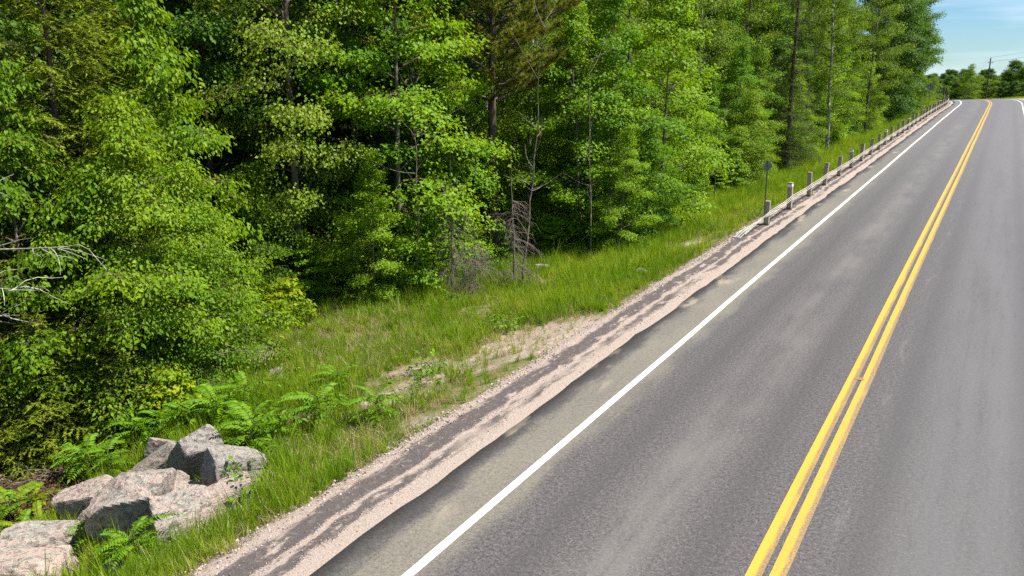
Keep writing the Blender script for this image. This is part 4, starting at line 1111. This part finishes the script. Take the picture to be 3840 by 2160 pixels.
def pole(xy, H, label, rz=0.0):
    x, y = xy
    root = empty('utility_pole', (x, y, gz(x, y)), rz); tag(root, label, 'utility pole', 'utility poles')
    link('shaft', tubes_mesh('pole_shaft', [(np.array([[0, 0, -0.5], [0, 0, H * 0.5], [0.02, 0, H]]), [0.17, 0.15, 0.12])], M['bark_brown'], 9), root)
    link('crossarm', box_mesh('crossarm', 1.5, 0.10, 0.12, M['timber'], 0.01), root, (0, -0.16, H - 1.05))
    for sx_ in (-0.65, 0.65): link('insulator', tubes_mesh('insulator', [(np.array([[0, 0, 0], [0, 0, 0.1], [0, 0, 0.2]]), [0.05, 0.07, 0.03])], M['steel'], 7), root, (sx_, -0.16, H - 0.93))
    link('pin', tubes_mesh('pin', [(np.array([[0, 0, -0.3], [0.12, 0, 0.1], [0.2, 0, 0.28]]), [0.06, 0.06, 0.05])], M['steel'], 6), root, (0.05, 0, H - 0.05))
    return root, H
POLES = [(at(4330, 112, 6), 10.5), (at(3704, 172, 5), 10.2), (at(3570, 300, 5), 10.0)]
tops = []
for (xy, H), lb in zip(POLES, ('utility pole further along the grass bank by the road', 'grey wooden utility pole beyond the crest of the road', 'distant utility pole among the far trees')):
    r_, H = pole(xy, H, lb, 0.9); tops.append(np.array(r_.location) + np.array([0, 0, H]))
wr = empty('overhead_wires', tuple(tops[1])); tag(wr, 'thin overhead wires strung between the utility poles', 'wires')
for dz_, dx_ in ((0.22, 0.2), (-0.75, -0.55), (-0.75, 0.55)):
    for a_, b_ in ((0, 1), (1, 2)):
        u = np.linspace(0, 1, 15)[:, None]
        pts = tops[a_] * (1 - u) + tops[b_] * u + np.array([dx_ * cos(0.9), dx_ * sin(0.9), dz_])
        pts[:, 2] -= (1.1 * 4 * u * (1 - u))[:, 0]
        link('wire', tubes_mesh('wire', [(pts - np.array(tops[1]), np.full(15, 0.014))], M['dark_steel'], 4), wr)

# ------------------------------------------------------------------ trees beyond the crest
def far_tree(k, px, d, sc, lb=None, grp=None):
    x, y = at(px, d, 6)
    nm = {'aspen_a': 'aspen_tree', 'aspen_b': 'aspen_tree', 'maple_a': 'maple_tree', 'maple_b': 'maple_tree', 'spruce': 'spruce_tree', 'deep_a': 'tall_tree', 'pine': 'pine_tree', 'bush_a': 'leafy_bush', 'cherry_a': 'cherry_tree', 'round': 'round_tree', 'round_b': 'round_tree'}[k]
    g = lb or {'spruce': 'far spruce pricking the skyline beyond the crest', 'round_b': 'far olive-green leafy tree beyond the crest of the road'}.get(k, 'far dark green leafy tree beyond the crest of the road')
    place(P[k], nm, (x, y, gz(x, y) - 0.1), RNG.random() * 6.28, sc if k != 'cherry_a' else (sc * 1.4, sc * 1.4, sc), g, 'bush' if k == 'bush_a' else 'tree', grp if lb else g)
far_tree('bush_a', 3638, 160, 1.25, 'bright yellow-green young tree standing at the road crest')
for px in range(3440, 3860, 22):
    far_tree(RNG.choice(['round', 'round_b']), px + RNG.normal(0, 8), RNG.uniform(200, 235), RNG.uniform(0.62, 0.85))
for px in range(3430, 3960, 20):
    far_tree(RNG.choice(['round', 'round_b']), px + RNG.normal(0, 8), RNG.uniform(250, 285), RNG.uniform(0.85, 1.05))
for px in range(3420, 3980, 26):
    far_tree(RNG.choice(['round', 'round_b']), px + RNG.normal(0, 10), RNG.uniform(305, 350), RNG.uniform(1.05, 1.3))
for px in (3556, 3582, 3612, 3619, 3660): far_tree('spruce', px, RNG.uniform(250, 280), RNG.uniform(0.52, 0.64))
far_tree('round', 3798, 196, 1.12, 'big rounded tree crowning the bank right of the pole')
far_tree('round', 3842, 190, 0.95, 'broad dark tree next to the big rounded one on the bank')
for i_, (px, d, sc) in enumerate(((3740, 188, 0.46), (3765, 182, 0.50), (3810, 180, 0.50), (3835, 176, 0.50), (3870, 170, 0.55), (3900, 165, 0.6), (3720, 190, 0.42), (3850, 200, 0.6))):
    far_tree('round' if i_ % 3 else 'round_b', px, d, sc * 1.15)
for px, d, sc in ((3440, 100, 0.75), (3462, 108, 0.7), (3420, 96, 0.8), (3485, 116, 0.6), (3505, 124, 0.6), (3450, 118, 0.8), (3400, 90, 0.7)):
    far_tree('bush_a', px, d, sc, 'bright yellow-green shrub on the grass behind the diamond sign', 'shrubs behind the diamond sign')
# ------------------------------------------------------------------ grass, chips and litter scattered over the bank
def blade_tuft(name, n, h, w, mat, spread=0.09, lean=0.35):
    Vs, Ls = [], []
    tints = []
    for i in range(n):
        a = RNG.random() * 6.28; r = spread * math.sqrt(RNG.random())
        b = np.array([r * cos(a), r * sin(a), -0.02]); la = RNG.random() * 6.28
        hh = h * RNG.uniform(0.45, 1.15); ln = lean * RNG.uniform(0.2, 1.5) * hh
        d = np.array([cos(la), sin(la), 0]); sd = np.array([-sin(la + RNG.normal(0, 0.6)), cos(la), 0]); sd /= np.linalg.norm(sd)
        k = len(Vs)
        for u, wd in ((0, 1.0), (0.5, 0.8)):
            c_ = b + d * ln * u * u + np.array([0, 0, hh * u])
            Vs += [c_ - sd * w * wd / 2, c_ + sd * w * wd / 2]
        Vs.append(b + d * ln + np.array([0, 0, hh * (1 - 0.12 * abs(ln / hh))]))
        Ls += [[k, k + 1, k + 3], [k, k + 3, k + 2], [k + 2, k + 3, k + 4]]
        tints += [float(np.clip(RNG.normal(0.5, 0.22), 0, 1))] * 5
    L = np.array(Ls)
    return mesh_np(name, np.array(Vs), L.ravel(), np.arange(len(L)) * 3, mat, tint=np.array(tints))
def scatter(name, label, pts, rot, scl, idx, protos, tone=None):
    """one ground-cover object: many tiny pieces on points, by geometry nodes"""
    coll = bpy.data.collections.new(name + '_pieces')
    for i, me in enumerate(protos):
        coll.objects.link(bpy.data.objects.new('%s_piece_%02d' % (name, i), me))
    me = bpy.data.meshes.new(name)
    me.vertices.add(len(pts)); me.vertices.foreach_set('co', np.asarray(pts, np.float32).ravel())
    for an_, ty, key, val in (('rot', 'FLOAT_VECTOR', 'vector', rot), ('scl', 'FLOAT', 'value', scl), ('pick', 'INT', 'value', idx), ('tone', 'FLOAT', 'value', tone if tone is not None else np.full(len(pts), 0.5))):
        a = me.attributes.new(an_, ty, 'POINT'); a.data.foreach_set(key, np.asarray(val, np.int32 if ty == 'INT' else np.float32).ravel())
    o = link(name, me); tag(o, label, kind='stuff')
    ng = bpy.data.node_groups.new(name + '_scatter', 'GeometryNodeTree')
    ng.interface.new_socket('Geometry', in_out='INPUT', socket_type='NodeSocketGeometry'); ng.interface.new_socket('Geometry', in_out='OUTPUT', socket_type='NodeSocketGeometry')
    N_ = ng.nodes; gi, go = N_.new('NodeGroupInput'), N_.new('NodeGroupOutput')
    ci = N_.new('GeometryNodeCollectionInfo'); ci.inputs['Collection'].default_value = coll; ci.inputs['Separate Children'].default_value = True; ci.inputs['Reset Children'].default_value = True
    ip = N_.new('GeometryNodeInstanceOnPoints'); ip.inputs['Pick Instance'].default_value = True
    def named(nm_, ty):
        q = N_.new('GeometryNodeInputNamedAttribute'); q.data_type = ty; q.inputs['Name'].default_value = nm_; return q.outputs[0]
    lk = ng.links.new
    lk(gi.outputs[0], ip.inputs['Points']); lk(ci.outputs[0], ip.inputs['Instance'])
    lk(named('pick', 'INT'), ip.inputs['Instance Index']); lk(named('rot', 'FLOAT_VECTOR'), ip.inputs['Rotation']); lk(named('scl', 'FLOAT'), ip.inputs['Scale'])
    lk(ip.outputs[0], go.inputs[0])
    o.modifiers.new('scatter', 'NODES').node_group = ng
    return o
def band_points(n, s0, s1, l0, l1):
    s = RNG.uniform(s0, s1, n); lo = l0(s) if callable(l0) else l0; lat = lo + (l1 - lo) * RNG.random(n)
    x, y = road_point(s, lat)
    return s, lat, x, y
def zrot(n, tilt=0.12):
    return np.stack([RNG.normal(0, tilt, n), RNG.normal(0, tilt, n), RNG.random(n) * 6.28], -1)
tufts = [blade_tuft('tuft_%d' % i, 16, 0.40, 0.011, M['grass']) for i in range(5)] + [blade_tuft('tall_tuft_%d' % i, 12, 0.62, 0.010, M['grass'], 0.07, 0.25) for i in range(2)] + \
        [blade_tuft('dry_tuft_%d' % i, 14, 0.30, 0.009, M['straw'], 0.10, 0.7) for i in range(2)]
fe_ = lambda s: forest_edge(s) - 0.5
PT, SC_, IX = [], [], []
for (n, s0, s1, boost) in ((44000, 1, 27, 1.0), (26000, 27, 58, 1.05), (22000, 58, 165, 1.35)):
    s, lat, x, y = band_points(n, s0, s1, fe_, EDGE + 0.05)
    b = bare(x, y); t_ = EDGE - lat
    dn = np.clip(1.15 - 1.1 * b, 0.16, 1) * np.clip(0.25 + t_ / 0.8, 0.15, 1)
    dn = dn * np.clip(0.50 + (fbm(x * 0.7 + 3, y * 0.7) - 0.42) * 3.4, 0.16, 1)
    keep = RNG.random(n) < dn
    for rx_, ry_, rr2 in ROCKS: keep &= (x - rx_) ** 2 + (y - ry_) ** 2 > rr2 * rr2
    x, y, b, t_, s = x[keep], y[keep], b[keep], t_[keep], s[keep]
    lush = fbm(x * 0.35 + 50, y * 0.35, 3)
    PT.append(np.stack([x, y, ground(x, y)], -1))
    SC_.append(boost * RNG.uniform(0.55, 1.1, len(x)) * np.clip(0.55 + t_ * 0.35, 0.5, 1.0) * (0.75 + 0.6 * lush) * (1 - 0.45 * b) * RNG.lognormal(0, 0.16, len(x)))
    dry = RNG.random(len(x)) < np.clip(0.14 + 0.45 * b + (0.62 - lush) * 1.3 * np.clip((21 - s) / 7, 0, 1), 0.06, 0.7)
    IX.append(np.where(dry, RNG.integers(7, 9, len(x)), np.where(RNG.random(len(x)) < 0.16, RNG.integers(5, 7, len(x)), RNG.integers(0, 5, len(x)))))
s, lat, x, y = band_points(14000, 93, 205, 6.3, 26.0)
PT.append(np.stack([x, y, ground(x, y)], -1)); SC_.append(RNG.uniform(0.7, 1.1, len(x))); IX.append(RNG.integers(0, 5, len(x)))
PT = np.concatenate(PT)
scatter('roadside_grass', 'tall green grass covering the roadside bank', PT, zrot(len(PT), 0.2), np.concatenate(SC_), np.concatenate(IX), tufts, np.clip(0.5 + 1.5 * (fbm(PT[:, 0] * 0.8 + 9, PT[:, 1] * 0.8, 4) - 0.5) + RNG.normal(0, 0.12, len(PT)), 0, 1))
# stone chips along the verge and on the bare patches
t = NT('stone_chip'); oi = t.add('ShaderNodeObjectInfo'); nch = t.noise(None, 3, 2)
t.principled(t.ramp(t.math('ADD', oi.outputs['Random'], t.math('MULTIPLY', t.math('SUBTRACT', nch, 0.5), 0.3)), [(0.0, (0.10, 0.085, 0.08)), (0.3, (0.26, 0.20, 0.17)), (0.65, (0.42, 0.33, 0.28)), (1.0, (0.55, 0.47, 0.41))]), 0.9, 0.15)
M['chip'] = t.m
chips = []
for i in range(5):
    chips.append(rock_mesh('chip_%d' % i, 8, 0.05, ICO1, 90 + i, 0.02)); chips[-1].materials[0] = M['chip']
PT, SC_ = [], []
for (n, s0, s1, l0, l1, sz) in ((9000, 1, 45, EDGE - 0.28, EDGE + 0.22, 0.011), (3500, 1, 34, EDGE + 0.2, -4.6, 0.006), (5000, 45, 150, EDGE - 0.2, EDGE + 0.3, 0.014)):
    s, lat, x, y = band_points(n, s0, s1, l0, l1)
    z_ = road_z(s, lat) - np.interp(lat, [-6.25, -5.95, -5.7, -5.5, -4.4], [0.16, 0.10, 0.03, 0.0, 0.03])
    PT.append(np.stack([x, y, z_], -1)); SC_.append(sz * RNG.lognormal(0, 0.45, n))
s, lat, x, y = band_points(16000, 6, 45, fe_, EDGE)
k = RNG.random(len(x)) < np.clip(bare(x, y) * 1.4 - 0.4, 0, 1)
PT.append(np.stack([x, y, ground(x, y)], -1)[k]); SC_.append(0.011 * RNG.lognormal(0, 0.5, int(k.sum())))
PT, SC_ = np.concatenate(PT), np.concatenate(SC_)
scatter('gravel_chips', 'loose pink stone chips along the edge of the grass', PT, zrot(len(PT), 1.0), SC_, RNG.integers(0, 5, len(PT)), chips)
# fallen leaves and sticks on the forest floor
lit = []
for i in range(3):
    m = 14
    Pn = np.stack([RNG.normal(0, 0.16, m), RNG.normal(0, 0.16, m), RNG.uniform(0.005, 0.05, m)], -1)
    lit.append(leaves_mesh('litter_%d' % i, LEAF_ROUND, Pn, np.stack([RNG.normal(0, 1, m), RNG.normal(0, 1, m), RNG.normal(0, 0.3, m)], -1), np.stack([RNG.normal(0, 0.4, m), RNG.normal(0, 0.4, m), np.ones(m)], -1), 0.075 * RNG.uniform(0.6, 1.2, m), M['litter']))
s = RNG.uniform(1, 46, 6000); lat = forest_edge(s) + 0.6 - RNG.exponential(2.2, 6000)
x, y = road_point(s, lat)
PT = np.stack([x, y, ground(x, y)], -1)
scatter('leaf_litter', 'brown fallen leaves on the forest floor', PT, zrot(len(PT), 0.1), RNG.uniform(0.7, 1.3, len(PT)), RNG.integers(0, 3, len(PT)), lit)
